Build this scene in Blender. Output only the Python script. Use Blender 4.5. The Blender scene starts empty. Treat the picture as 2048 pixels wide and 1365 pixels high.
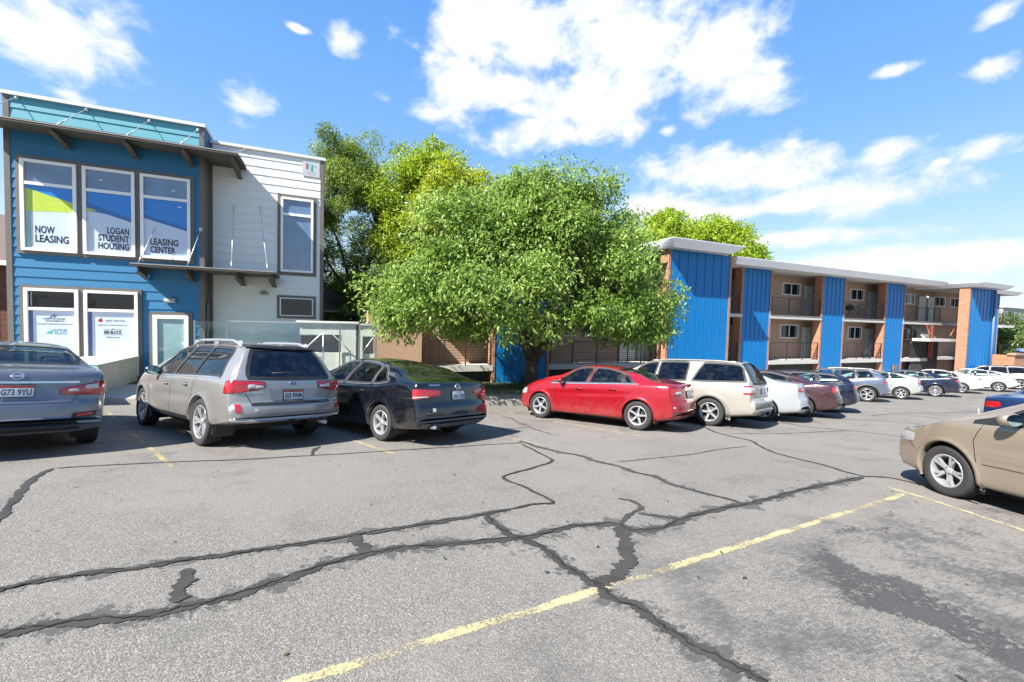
import bpy, bmesh, math, random
import numpy as np
from mathutils import Vector, Matrix
from mathutils.bvhtree import BVHTree
random.seed(7); rng = np.random.default_rng(11)
R = math.radians
scn = bpy.context.scene; COL = scn.collection

# ------------------------------------------------ camera, sky, sun, exposure
cam_d = bpy.data.cameras.new('camera'); cam = bpy.data.objects.new('camera', cam_d); COL.objects.link(cam)
cam_d.sensor_width = 36; cam_d.lens = 871.82 / 2048 * 36; cam_d.clip_start = 0.05; cam_d.clip_end = 5000
PITCH, ROLL, YAW = -0.04381559, 0.02656252, 0.41677715
fw = Vector((math.sin(YAW)*math.cos(PITCH), math.cos(YAW)*math.cos(PITCH), math.sin(PITCH)))
rt = Vector((math.cos(YAW), -math.sin(YAW), 0)); up = rt.cross(fw)
r2 = rt*math.cos(ROLL)+up*math.sin(ROLL); u2 = up*math.cos(ROLL)-rt*math.sin(ROLL)
cam.matrix_world = Matrix(((r2.x,u2.x,-fw.x,0),(r2.y,u2.y,-fw.y,0),(r2.z,u2.z,-fw.z,0),(0,0,0,1)))
scn.camera = cam
SUN = Vector((-0.92, -0.34, 1.0)).normalized()
sl = bpy.data.lights.new('sun', 'SUN'); sl.energy = 5.0; sl.angle = R(0.53); sl.color = (1, .95, .87)
so = bpy.data.objects.new('sun', sl); COL.objects.link(so); so.rotation_euler = SUN.to_track_quat('Z', 'Y').to_euler()
so['kind'] = 'structure'
scn.view_settings.view_transform = 'Standard'; scn.view_settings.look = 'None'
scn.view_settings.exposure = 1.5; scn.view_settings.gamma = 1.0
scn.render.resolution_x = 1024; scn.render.resolution_y = 682

# clouds: azimuth, elevation, half width, half height (radians)
CLOUDS=[
(0.473,0.550,0.154,0.059),(0.801,0.481,0.134,0.050),(0.386,0.474,0.122,0.045),(0.625,0.570,0.159,0.038),(-0.413,0.410,0.108,0.053),(-0.398,0.382,0.058,0.032),(-0.377,0.327,0.047,0.015),(-0.133,0.378,0.051,0.037),(0.043,0.522,0.041,0.026),(0.322,0.580,0.137,0.071),(0.291,0.486,0.104,0.063),(0.699,0.537,0.218,0.066),(0.575,0.473,0.173,0.060),(0.877,0.441,0.085,0.040),(0.501,0.401,0.139,0.025),(0.847,0.308,0.181,0.033),(0.753,0.253,0.170,0.034),(0.928,0.289,0.077,0.022),(1.105,0.306,0.039,0.020),(0.970,0.338,0.026,0.013),(1.102,0.231,0.085,0.031),(1.230,0.286,0.042,0.021),(1.224,0.389,0.036,0.022),(1.179,0.271,0.013,0.007),(1.233,0.456,0.029,0.015),(0.591,0.602,0.118,0.029),(0.222,0.424,0.054,0.018),(0.959,0.172,0.200,0.013),(1.168,0.121,0.160,0.018),(0.887,0.234,0.144,0.019),(0.742,0.394,0.025,0.011),(1.115,0.421,0.026,0.008),(-0.039,0.520,0.022,0.006),(-0.530,0.233,0.058,0.037),(1.372,0.299,0.056,0.035),]
class NT:
    """tiny node helper"""
    def __init__(s, tree): s.t = tree; s.n = tree.nodes; s.l = tree.links
    def node(s, typ, **kw):
        n = s.n.new(typ)
        for k, v in kw.items():
            if k in n.bl_rna.properties.keys(): setattr(n, k, v)
            else: n.inputs[k].default_value = v
        return n
    def link(s, a, b): s.l.new(a, b)
    def put(s, sock, v):
        if isinstance(v, (int, float, tuple, list)): sock.default_value = v
        else: s.l.new(v, sock)
    def m(s, op, a, b=None, c=None, clamp=False):
        n = s.n.new('ShaderNodeMath'); n.operation = op; n.use_clamp = clamp
        for i, v in enumerate((a, b, c)):
            if v is not None: s.put(n.inputs[i], v)
        return n.outputs[0]
    def mix(s, f, a, b, blend='MIX'):
        n = s.n.new('ShaderNodeMix'); n.data_type = 'RGBA'; n.blend_type = blend
        s.put(n.inputs[0], f)
        for i, v in ((6, a), (7, b)):
            if isinstance(v, tuple) and len(v) == 3: v = (*v, 1)
            s.put(n.inputs[i], v)
        return n.outputs[2]
    def noise(s, vec, scale, detail=4, rough=.5, dist=0.):
        n = s.n.new('ShaderNodeTexNoise'); s.link(vec, n.inputs['Vector'])
        n.inputs['Scale'].default_value = scale; n.inputs['Detail'].default_value = detail
        n.inputs['Roughness'].default_value = rough; n.inputs['Distortion'].default_value = dist
        return n.outputs['Fac']
    def ramp(s, f, stops):
        n = s.n.new('ShaderNodeValToRGB'); s.link(f, n.inputs[0]); cr = n.color_ramp
        while len(cr.elements) < len(stops): cr.elements.new(.5)
        for e, (p, c) in zip(cr.elements, stops):
            e.position = p; e.color = (*c, 1) if len(c) == 3 else c
        return n.outputs[0]
    def sm(s, v, a, b):
        n = s.n.new('ShaderNodeMapRange'); n.interpolation_type = 'SMOOTHSTEP'; s.put(n.inputs[0], v)
        n.inputs[1].default_value = a; n.inputs[2].default_value = b
        return n.outputs[0]

w = bpy.data.worlds.new('World'); scn.world = w; w.use_nodes = True
T = NT(w.node_tree); T.n.clear()
sky = T.n.new('ShaderNodeTexSky'); sky.sky_type = 'NISHITA'; sky.sun_disc = False
sky.sun_elevation = math.asin(SUN.z); sky.sun_rotation = math.atan2(SUN.x, SUN.y)
sky.altitude = 0; sky.air_density = 1.0; sky.dust_density = 0.2; sky.ozone_density = 3.0
tc = T.n.new('ShaderNodeTexCoord'); sx = T.n.new('ShaderNodeSeparateXYZ'); T.link(tc.outputs['Generated'], sx.inputs[0])
az = T.m('ARCTAN2', sx.outputs[0], sx.outputs[1]); el = T.m('ARCSINE', sx.outputs[2])
cv = T.n.new('ShaderNodeCombineXYZ'); T.link(az, cv.inputs[0]); T.link(T.m('MULTIPLY', el, 1.5), cv.inputs[1])
n1 = T.noise(cv.outputs[0], 8.5, 8, .57, .25); n2 = T.noise(cv.outputs[0], 26, 6, .6)
tot = None
for a, e, ra, re_ in CLOUDS:
    ra, re_ = (ra*1.12, re_*(1.12 if e > .42 else 1.35)) if ra > .08 else (ra*1.05, re_*1.15)
    dx = T.m('MULTIPLY', T.m('SUBTRACT', az, a), 1/ra); dy = T.m('MULTIPLY', T.m('SUBTRACT', el, e), 1/re_)
    d2 = T.m('ADD', T.m('MULTIPLY', dx, dx), T.m('MULTIPLY', dy, dy))
    v = T.m('MAXIMUM', T.m('SUBTRACT', 1.0 if ra > .06 else .72, T.m('SQRT', d2)), -1.2)
    tot = v if tot is None else T.m('SMOOTH_MAX', tot, v, .35)
# clouds elsewhere in the dome so other views and reflections have a sky too
back = T.m('SUBTRACT', T.m('MULTIPLY', T.noise(cv.outputs[0], 2.3, 3, .5), 2.2), 1.42)
away = T.sm(T.m('ABSOLUTE', T.m('SUBTRACT', az, .42)), 1.15, 1.6)
tot = T.m('MAXIMUM', tot, T.m('SUBTRACT', T.m('MULTIPLY', away, T.m('ADD', back, 2.0)), 2.0))
dens = T.m('ADD', T.m('MULTIPLY_ADD', tot, .85, .13), T.m('ADD', T.m('MULTIPLY', T.m('SUBTRACT', n1, .5), 3.1), T.m('MULTIPLY', T.m('SUBTRACT', n2, .5), .55)))
alpha = T.sm(dens, -.12, .62)
core = T.sm(T.m('ADD', dens, T.m('MULTIPLY', T.m('SUBTRACT', n2, .5), 1.2)), .25, 1.1)
hs = T.n.new('ShaderNodeHueSaturation'); hs.inputs['Saturation'].default_value = 1.12; hs.inputs['Value'].default_value = 1.0
T.link(sky.outputs[0], hs.inputs['Color'])
hz = T.n.new('ShaderNodeValToRGB'); T.link(T.m('MULTIPLY', el, 1.4), hz.inputs[0]); cr = hz.color_ramp
while len(cr.elements) < 6: cr.elements.new(.5)
for e_, (p_, c_) in zip(cr.elements, ((0,(.77,.90,1.0)), (.14,(.68,.87,1.0)), (.28,(.48,.74,1.0)), (.50,(.27,.56,1.0)), (.85,(.16,.43,1.0)), (1,(.12,.36,.92)))): e_.position = p_; e_.color = (*c_, 1)
grad = T.mix(1.0, hz.outputs[0], (5.9, 5.9, 5.9), 'MULTIPLY')
skyblue = T.mix(.78, hs.outputs[0], grad)
ccol = T.mix(core, (5.0, 5.4, 6.1), (6.4, 6.4, 6.45))
skyc = T.mix(T.m('MULTIPLY', alpha, .97), skyblue, ccol)
# thin pale veil near the horizon
veil = T.m('MULTIPLY', T.sm(el, .24, .0), T.sm(T.noise(cv.outputs[0], 3.1, 5, .6), .3, .75))
skyc = T.mix(T.m('MULTIPLY', veil, .55), skyc, (5.5, 5.8, 6.2))
bg = T.n.new('ShaderNodeBackground'); bg.inputs[1].default_value = .0655; T.link(skyc, bg.inputs[0])
wo = T.n.new('ShaderNodeOutputWorld'); T.link(bg.outputs[0], wo.inputs[0])

# ------------------------------------------------ materials
MATS = {}
K = .67      # overall albedo level that goes with the exposure above
def kc(c): return tuple(x*K for x in c)
def new_mat(name):
    m = bpy.data.materials.new(name); m.use_nodes = True; t = NT(m.node_tree); b = m.node_tree.nodes['Principled BSDF']
    return m, t, b
def obj_co(t):
    return t.n.new('ShaderNodeTexCoord').outputs['Object']
def geo_co(t): return t.n.new('ShaderNodeNewGeometry').outputs['Position']
def plain(name, col, rough=.5, metal=0., coat=0., var=.08, scale=6., bump=0., bscale=80., spec=None, emit=None, est=0.):
    """base colour with broad and fine variation, optional fine bump"""
    if name in MATS: return MATS[name]
    m, t, b = new_mat(name); co = obj_co(t); col = kc(col) if metal < .6 else col
    n = t.noise(co, scale, 6, .6)
    lo = tuple(max(0, c*(1-var)) for c in col); hi = tuple(c*(1+var) for c in col)
    t.link(t.mix(n, lo, hi), b.inputs['Base Color'])
    b.inputs['Roughness'].default_value = rough; b.inputs['Metallic'].default_value = metal
    b.inputs['Coat Weight'].default_value = coat; b.inputs['Coat Roughness'].default_value = .05
    if rough > .15:
        t.link(t.m('MULTIPLY_ADD', n, .18, rough-.09), b.inputs['Roughness'])
    if spec is not None: b.inputs['Specular IOR Level'].default_value = spec
    if bump:
        bn = t.n.new('ShaderNodeBump'); bn.inputs['Strength'].default_value = bump; bn.inputs['Distance'].default_value = .01
        t.link(t.noise(co, bscale, 4), bn.inputs['Height']); t.link(bn.outputs[0], b.inputs['Normal'])
    if emit:
        b.inputs['Emission Color'].default_value = (*emit, 1); b.inputs['Emission Strength'].default_value = est
    MATS[name] = m; return m
def paint(name, col, metal=.35, rough=.34, dust=.10):
    """car paint: flakes, clear coat and a veil of road dust that thickens on the sills"""
    if name in MATS: return MATS[name]
    m, t, b = new_mat(name); co = obj_co(t); col = kc(col)
    fl = t.noise(co, 900, 2, .5)
    c = t.mix(fl, tuple(x*.86 for x in col), tuple(min(1, x*1.14) for x in col))
    s = t.n.new('ShaderNodeSeparateXYZ'); t.link(co, s.inputs[0])
    d = t.m('MULTIPLY', t.sm(s.outputs[2], .75, .12), t.sm(t.noise(co, 5, 6, .65), .25, .8))
    d = t.m('ADD', t.m('MULTIPLY', d, .28), t.m('MULTIPLY', t.sm(t.noise(co, 14, 6, .7), .5, .85), dust))
    t.link(t.mix(d, c, (.24, .215, .185)), b.inputs['Base Color'])
    b.inputs['Metallic'].default_value = metal
    t.link(t.m('MULTIPLY_ADD', d, .4, rough), b.inputs['Roughness'])
    b.inputs['Coat Weight'].default_value = .9
    t.link(t.m('MULTIPLY_ADD', d, .3, .04), b.inputs['Coat Roughness'])
    MATS[name] = m; return m
def tint_glass(name, col, tr=.5, refl=1.0):
    """thin car glass: tinted see-through plus mirror-like fresnel reflection"""
    if name in MATS: return MATS[name]
    m, t, b = new_mat(name); t.n.remove(b)
    out = [n for n in t.n if n.type == 'OUTPUT_MATERIAL'][0]
    tb = t.n.new('ShaderNodeBsdfTransparent'); tb.inputs[0].default_value = (*col, 1)
    gl = t.n.new('ShaderNodeBsdfGlossy'); gl.inputs[0].default_value = (.92, .97, 1, 1); gl.inputs['Roughness'].default_value = .015
    fr = t.n.new('ShaderNodeFresnel'); fr.inputs[0].default_value = 1.52
    f = t.m('MULTIPLY_ADD', fr.outputs[0], refl*.8, .01*refl, clamp=True)
    mx = t.n.new('ShaderNodeMixShader'); t.link(f, mx.inputs[0]); t.link(tb.outputs[0], mx.inputs[1]); t.link(gl.outputs[0], mx.inputs[2])
    df = t.n.new('ShaderNodeBsdfDiffuse'); df.inputs[0].default_value = (.35, .36, .35, 1)
    co = obj_co(t); mx2 = t.n.new('ShaderNodeMixShader'); t.link(t.m('MULTIPLY', t.sm(t.noise(co, 7, 6, .7), .4, .9), .06), mx2.inputs[0])
    t.link(mx.outputs[0], mx2.inputs[1]); t.link(df.outputs[0], mx2.inputs[2]); t.link(mx2.outputs[0], out.inputs[0])
    MATS[name] = m; return m

# ------------------------------------------------ object helpers
def link_obj(o, parent=None):
    COL.objects.link(o)
    if parent is not None: o.parent = parent
    return o
def tag(o, label=None, cat=None, group=None, kind=None):
    if label: o['label'] = label
    if cat: o['category'] = cat
    if group: o['group'] = group
    if kind: o['kind'] = kind
    return o
def empty(name, loc=(0,0,0), rz=0, label=None, cat=None, group=None, parent=None):
    o = bpy.data.objects.new(name, None); o.location = loc; o.rotation_euler = (0,0,rz); o.empty_display_size = .2
    link_obj(o, parent); tag(o, label, cat, group); return o
class MB:
    """mesh builder: collects verts and faces, with a material slot per face"""
    def __init__(s): s.v = []; s.f = []; s.mi = []; s.sm = []
    def add(s, vs, fs, mi=0, smooth=False):
        o = len(s.v); s.v += [tuple(p) for p in vs]; s.f += [tuple(i+o for i in f) for f in fs]
        s.mi += [mi]*len(fs); s.sm += [smooth]*len(fs); return s
    def box(s, x0, x1, y0, y1, z0, z1, mi=0, bev=0.):
        if bev <= 0:
            vs = [(x, y, z) for z in (z0, z1) for y in (y0, y1) for x in (x0, x1)]
            return s.add(vs, [(0,2,3,1),(4,5,7,6),(0,1,5,4),(2,6,7,3),(0,4,6,2),(1,3,7,5)], mi)
        bm = bmesh.new(); bmesh.ops.create_cube(bm, size=1)
        for v in bm.verts: v.co = Vector(((x0+x1)/2+v.co.x*(x1-x0), (y0+y1)/2+v.co.y*(y1-y0), (z0+z1)/2+v.co.z*(z1-z0)))
        bmesh.ops.bevel(bm, geom=bm.edges[:], offset=bev, segments=3, affect='EDGES', profile=.6)
        return s.bm(bm, mi, True)
    def bm(s, bm, mi=0, smooth=False):
        bm.verts.index_update(); s.add([v.co[:] for v in bm.verts], [[v.index for v in f.verts] for f in bm.faces], mi, smooth); bm.free(); return s
    def prism(s, pts, axis, a, b, mi=0):
        """extrude a 2d polygon along axis (0,1,2) from a to b"""
        n = len(pts); vs = []
        for t in (a, b):
            for p in pts: q = list(p); q.insert(axis, t); vs.append(q)
        fs = [tuple(range(n))[::-1], tuple(range(n, 2*n))] + [(i, (i+1) % n, n+(i+1) % n, n+i) for i in range(n)]
        return s.add(vs, fs, mi)
    def tube(s, pts, r, seg=8, mi=0, closed=False, cap=True):
        P = [Vector(p) for p in pts]; n = len(P); rr = r if isinstance(r, (list, tuple)) else [r]*n
        vs = []; prev = None
        for i in range(n):
            if closed: d = (P[(i+1) % n]-P[i-1]).normalized()
            else: d = (P[min(i+1, n-1)]-P[max(i-1, 0)]).normalized()
            a = Vector((0,0,1)) if abs(d.z) < .9 else Vector((1,0,0))
            if prev is None: u = d.cross(a).normalized()
            else: u = (prev-d*prev.dot(d)); u = u.normalized() if u.length > 1e-6 else d.cross(a).normalized()
            prev = u; v = d.cross(u)
            for k in range(seg):
                t = 2*math.pi*k/seg; vs.append(P[i]+(u*math.cos(t)+v*math.sin(t))*rr[i])
        fs = []
        for i in range(n if closed else n-1):
            for k in range(seg):
                a_, b_ = i*seg+k, i*seg+(k+1) % seg; j = (i+1) % n
                fs.append((a_, b_, j*seg+(k+1) % seg, j*seg+k))
        if cap and not closed: fs += [tuple(range(seg))[::-1], tuple((n-1)*seg+k for k in range(seg))]
        return s.add(vs, fs, mi, True)
    def bar(s, a, b, wx, mi=0): return s.tube([a, b], wx*.62, 4, mi)
    def ell(s, c, r, mi=0, u=16, v=10, rot=None):
        bm = bmesh.new(); bmesh.ops.create_uvsphere(bm, u_segments=u, v_segments=v, radius=1)
        for q in bm.verts:
            p = Vector((q.co.x*r[0], q.co.y*r[1], q.co.z*r[2]))
            if rot: p = rot @ p
            q.co = p+Vector(c)
        return s.bm(bm, mi, True)
    def lathe(s, prof, seg=40, mi=0, axis='y', smooth=True):
        """profile of (radius, along) revolved about y"""
        vs = []; n = len(prof)
        for k in range(seg):
            t = 2*math.pi*k/seg
            for r_, a in prof: vs.append((r_*math.cos(t), a, r_*math.sin(t)))
        fs = [(k*n+i, k*n+i+1, ((k+1) % seg)*n+i+1, ((k+1) % seg)*n+i) for k in range(seg) for i in range(n-1)]
        return s.add(vs, fs, mi, smooth)
    def mesh(s, name, mats):
        me = bpy.data.meshes.new(name); me.from_pydata(s.v, [], s.f)
        for m in (mats if isinstance(mats, (list, tuple)) else [mats]): me.materials.append(m)
        me.polygons.foreach_set('material_index', s.mi); me.polygons.foreach_set('use_smooth', s.sm); me.update(); return me
    def build(s, name, mats, parent=None):
        return link_obj(bpy.data.objects.new(name, s.mesh(name, mats)), parent)
def copy_tree(o, parent=None):
    c = o.copy(); COL.objects.link(c); c.parent = parent
    for ch in o.children: copy_tree(ch, c)
    return c
def text_mb(txt, h, wf=1., bold=0., align='LEFT', shear=0., space=1.):
    """lettering as a flat mesh in x,z (cap height h), facing -y; returns MB verts list and faces"""
    cu = bpy.data.curves.new('lettering', 'FONT'); cu.body = txt; cu.size = h/.72; cu.align_x = align; cu.offset = bold
    cu.shear = shear; cu.space_character = space; cu.resolution_u = 3
    o = bpy.data.objects.new('lettering', cu); COL.objects.link(o); bpy.context.view_layer.update()
    me = bpy.data.meshes.new_from_object(o.evaluated_get(bpy.context.evaluated_depsgraph_get()))
    vs = [(v.co.x*wf, v.co.y) for v in me.vertices]; fs = [tuple(p.vertices) for p in me.polygons]
    bpy.data.objects.remove(o); bpy.data.curves.remove(cu); bpy.data.meshes.remove(me)
    return vs, fs
def fit_text(txt, x0, x1, z, h, bold=.0, shear=0.):
    vs, fs = text_mb(txt, h, 1, bold, shear=shear)
    a = min(v[0] for v in vs); b = max(v[0] for v in vs); k = (x1-x0)/(b-a)
    return [((v[0]-a)*k+x0, v[1]+z) for v in vs], fs
def catmull(pts, n=8):
    """smooth open polyline through the points"""
    P = [np.array(p, float) for p in pts]; P = [2*P[0]-P[1]]+P+[2*P[-1]-P[-2]]; out = []
    for i in range(1, len(P)-2):
        for k in range(n):
            t = k/n; out.append(.5*((2*P[i])+(-P[i-1]+P[i+1])*t+(2*P[i-1]-5*P[i]+4*P[i+1]-P[i+2])*t*t+(-P[i-1]+3*P[i]-3*P[i+1]+P[i+2])*t**3))
    out.append(P[-2]); return out
def pchip(xs, ys, x):
    xs = np.array(xs, float); ys = np.array(ys, float); h = np.diff(xs); d = np.diff(ys)/h; m = np.zeros(len(xs))
    m[0] = d[0]; m[-1] = d[-1]
    for i in range(1, len(xs)-1):
        m[i] = 0 if d[i-1]*d[i] <= 0 else (h[i-1]+h[i])*3/((2*h[i]+h[i-1])/d[i-1]+(h[i]+2*h[i-1])/d[i])
    x = np.clip(x, xs[0], xs[-1]); i = np.clip(np.searchsorted(xs, x)-1, 0, len(h)-1); t = (x-xs[i])/h[i]
    return (2*t**3-3*t**2+1)*ys[i]+(t**3-2*t**2+t)*h[i]*m[i]+(-2*t**3+3*t**2)*ys[i+1]+(t**3-t**2)*h[i]*m[i+1]

# ------------------------------------------------ ground
def gz(x, y):
    """height of the sloping car park (the camera is at z=0)"""
    x = min(max(x, -30.), 62.); y = max(y, -14.)
    return -4.96176344e-02*x-8.02521804e-02*y-1.47959368+3.95286865e-04*x*x+2.52530956e-04*x*y
KERB = [(-400,14.45),(-30,14.45),(-5,14.35),(0,13.75),(5.35,13.35),(10,13.5),(20,14.2),(30,15.2),(40,15.9),(62,16.2),(500,16.2)]
def ky(x): return float(np.interp(x, [k[0] for k in KERB], [k[1] for k in KERB]))
def walk(x): return gz(x, ky(x))+.14
def gnorm(x, y):
    e = .5; return Vector((-(gz(x+e,y)-gz(x-e,y)), -(gz(x,y+e)-gz(x,y-e)), 1)).normalized()

def asphalt_mat():
    m, t, b = new_mat('worn_asphalt'); p = geo_co(t)
    agg = t.n.new('ShaderNodeTexVoronoi'); agg.inputs['Scale'].default_value = 125; t.link(p, agg.inputs['Vector'])
    sep = t.n.new('ShaderNodeSeparateColor'); t.link(agg.outputs['Color'], sep.inputs[0])
    a1 = t.noise(p, 60, 5, .75); a2 = t.noise(p, 14, 6, .7)
    big = t.noise(p, .35, 5, .6, .4); mid = t.noise(p, 1.6, 6, .65)
    base = t.ramp(sep.outputs[0], [(0, (.088,.085,.080)), (.35, (.146,.141,.133)), (.75, (.186,.179,.168)), (1, (.29,.28,.26))])
    base = t.mix(t.m('MULTIPLY', t.sm(a1, .35, .75), .5), base, (.157,.151,.141))
    base = t.mix(t.m('MULTIPLY', t.sm(big, .38, .66), .45), base, (.215,.206,.194))
    base = t.mix(t.m('MULTIPLY', t.sm(mid, .5, .72), .42), base, (.09,.09,.088))
    # binder still black and rough in the near bays on the right, where the grit has not worn through
    s = t.n.new('ShaderNodeSeparateXYZ'); t.link(p, s.inputs[0]); X, Y = s.outputs[0], s.outputs[1]
    wx = t.m('MULTIPLY', t.sm(X, .2, 3.2), t.sm(Y, 3.2, 1.9))
    st = t.n.new('ShaderNodeVectorMath'); st.operation = 'MULTIPLY'; t.link(p, st.inputs[0]); st.inputs[1].default_value = (1.6, 5.5, 1)
    streak = t.noise(st.outputs[0], 7, 8, .75)
    w1 = t.m('MULTIPLY', wx, t.sm(t.m('ADD', t.m('MULTIPLY', streak, .55), t.m('MULTIPLY', mid, .55)), .505, .66))
    base = t.mix(t.m('MULTIPLY', w1, .72), base, (.050,.052,.056))
    # patch of old tack by the line at the front
    w2 = t.m('MULTIPLY', t.m('MULTIPLY', t.sm(X, -.6, .4), t.sm(Y, 2.0, 1.5)), t.sm(t.noise(p, 3.3, 7, .7), .5, .66))
    base = t.mix(t.m('MULTIPLY', w2, .5), base, (.06,.062,.066))
    oil = t.m('MULTIPLY', t.m('MULTIPLY', t.sm(Y, 6.2, 7.4), t.sm(t.noise(p, 1.1, 6, .7), .52, .68)), .55); base = t.mix(oil, base, (.07,.067,.063))
    # oil in the bays where engines and gearboxes stand
    rust = t.m('MULTIPLY', t.sm(t.noise(p, 2.7, 6, .8), .66, .8), .16); base = t.mix(rust, base, (.21,.15,.10))
    sp = t.m('MULTIPLY', t.sm(t.noise(p, 5.2, 3, .5), .735, .76), .55); base = t.mix(sp, base, (.07,.07,.07))
    # smoother driving lane tone further off
    lane = t.m('MULTIPLY', t.sm(Y, 3.4, 5.5), t.sm(t.noise(st.outputs[0], .35, 5, .6), .35, .7)); base = t.mix(t.m('MULTIPLY', lane, .25), base, (.192,.186,.176))
    base = t.mix(1.0, base, (.95,.925,.885), 'MULTIPLY')
    t.link(base, b.inputs['Base Color']); b.inputs['Roughness'].default_value = .9; b.inputs['Specular IOR Level'].default_value = .25
    bn = t.n.new('ShaderNodeBump'); bn.inputs['Strength'].default_value = .5; bn.inputs['Distance'].default_value = .006
    t.link(t.m('ADD', t.m('SUBTRACT', 1., agg.outputs['Distance']), t.m('MULTIPLY', a2, 1.2)), bn.inputs['Height']); t.link(bn.outputs[0], b.inputs['Normal'])
    return m
ASPH = asphalt_mat()
def concrete(name, col, sc=3., crack=True):
    if name in MATS: return MATS[name]
    col = kc(col)
    m, t, b = new_mat(name); p = geo_co(t)
    n = t.noise(p, sc, 8, .7); f = t.noise(p, 90, 4, .6)
    c = t.mix(n, tuple(x*.72 for x in col), tuple(min(1,x*1.16) for x in col)); c = t.mix(t.m('MULTIPLY', f, .35), c, tuple(x*.6 for x in col))
    st = t.n.new('ShaderNodeVectorMath'); st.operation = 'MULTIPLY'; t.link(p, st.inputs[0]); st.inputs[1].default_value = (4, 4, .5)
    c = t.mix(t.m('MULTIPLY', t.sm(t.noise(st.outputs[0], 2.2, 6, .7), .48, .75), .45), c, (col[0]*.55, col[1]*.5, col[2]*.4))
    t.link(c, b.inputs['Base Color']); b.inputs['Roughness'].default_value = .88
    bn = t.n.new('ShaderNodeBump'); bn.inputs['Strength'].default_value = .35; bn.inputs['Distance'].default_value = .006
    t.link(f, bn.inputs['Height']); t.link(bn.outputs[0], b.inputs['Normal'])
    MATS[name] = m; return m
CONC = concrete('sidewalk_concrete', (.74,.70,.62)); CONCW = concrete('pale_concrete', (.80,.75,.64), 1.6)

# car park sheet (rows follow the kerb line on the far side)
xs = [-400,-200,-100,-60,-40]+list(np.arange(-30, 63, 1.))+[70,90,130,200,350,600,1000]
ts = [-600,-300,-120,-50,-25,-14]+list(np.arange(-12, 13, 1.))
g = MB(); nx = len(xs)
for i, t_ in enumerate(ts+['k']):
    for x in xs:
        y = ky(x) if t_ == 'k' else min(t_, ky(x)-.05)
        g.v.append((x, y, gz(x, y)))
nr = len(ts)+1
g.add([], []); g.f = [(j*nx+i, j*nx+i+1, (j+1)*nx+i+1, (j+1)*nx+i) for j in range(nr-1) for i in range(nx-1)]; g.mi = [0]*len(g.f); g.sm = [True]*len(g.f)
tag(g.build('car_park', ASPH), kind='structure')
# kerb and sidewalk
k = MB()
for i in range(len(xs)-1):
    a, c = xs[i], xs[i+1]
    if c <= -60 or a >= 200: continue
    pa = [(a, ky(a)-.0, gz(a, ky(a))-.05), (a, ky(a)+.02, walk(a)), (a, ky(a)+.16, walk(a)+.005)]
    pc = [(c, ky(c)-.0, gz(c, ky(c))-.05), (c, ky(c)+.02, walk(c)), (c, ky(c)+.16, walk(c)+.005)]
    k.add(pa+pc, [(0,3,4,1),(1,4,5,2)])
tag(k.build('kerb', concrete('kerb_concrete', (.46,.43,.38))), kind='structure')
k = MB(); rows = [.16, 1.3, 2.6, 3.6, 8, 40, 300]
for i in range(len(xs)-1):
    a, c = xs[i], xs[i+1]
    if a < -400: continue
    for j in range(2): k.add([(a,ky(a)+rows[j],walk(a)), (c,ky(c)+rows[j],walk(c)), (c,ky(c)+rows[j+1],walk(c)), (a,ky(a)+rows[j+1],walk(a))], [(0,1,2,3)])
# expansion joints
jt = MB()
for x in np.arange(-12, 60, 1.5):
    jt.box(x-.006, x+.006, ky(x)+.02, ky(x)+2.6, walk(x)+.001, walk(x)+.004)
tag(k.build('sidewalk', CONC), kind='structure'); tag(jt.build('sidewalk_joints', plain('joint_dirt', (.09,.08,.07), .95)), kind='structure')
def grass_mat():
    m, t, b = new_mat('lawn'); p = geo_co(t)
    c = t.ramp(t.noise(p, 9, 8, .75), [(.2, (.025,.04,.010)), (.5, (.05,.085,.018)), (.8, (.10,.12,.04))])
    t.link(c, b.inputs['Base Color']); b.inputs['Roughness'].default_value = .95; return m
k = MB()
for i in range(len(xs)-1):
    a, c = xs[i], xs[i+1]
    for j in range(2, 6): k.add([(a,ky(a)+rows[j],walk(a)), (c,ky(c)+rows[j],walk(c)), (c,ky(c)+rows[j+1],walk(c)), (a,ky(a)+rows[j+1],walk(a))], [(0,1,2,3)])
tag(k.build('lawn', grass_mat()), kind='structure')
# grass blades and weeds on the strip under the tree
bl = MB()
for _ in range(9000):
    x = random.uniform(2.5, 14); y = ky(x)+random.uniform(1.25, 3.9); z = walk(x)-.01; a = random.uniform(0, 6.28); h = random.uniform(.05, .16)
    dx, dy = math.cos(a)*.009, math.sin(a)*.009; lx, ly = random.gauss(0, .04), random.gauss(0, .04)
    bl.add([(x-dx,y-dy,z), (x+dx,y+dy,z), (x+lx,y+ly,z+h)], [(0,1,2)])
tag(bl.build('grass', plain('grass_blade', (.09,.15,.03), .7, var=.5, scale=3)), 'short green grass growing in the strip under the big tree', 'grass', kind='stuff')

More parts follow.
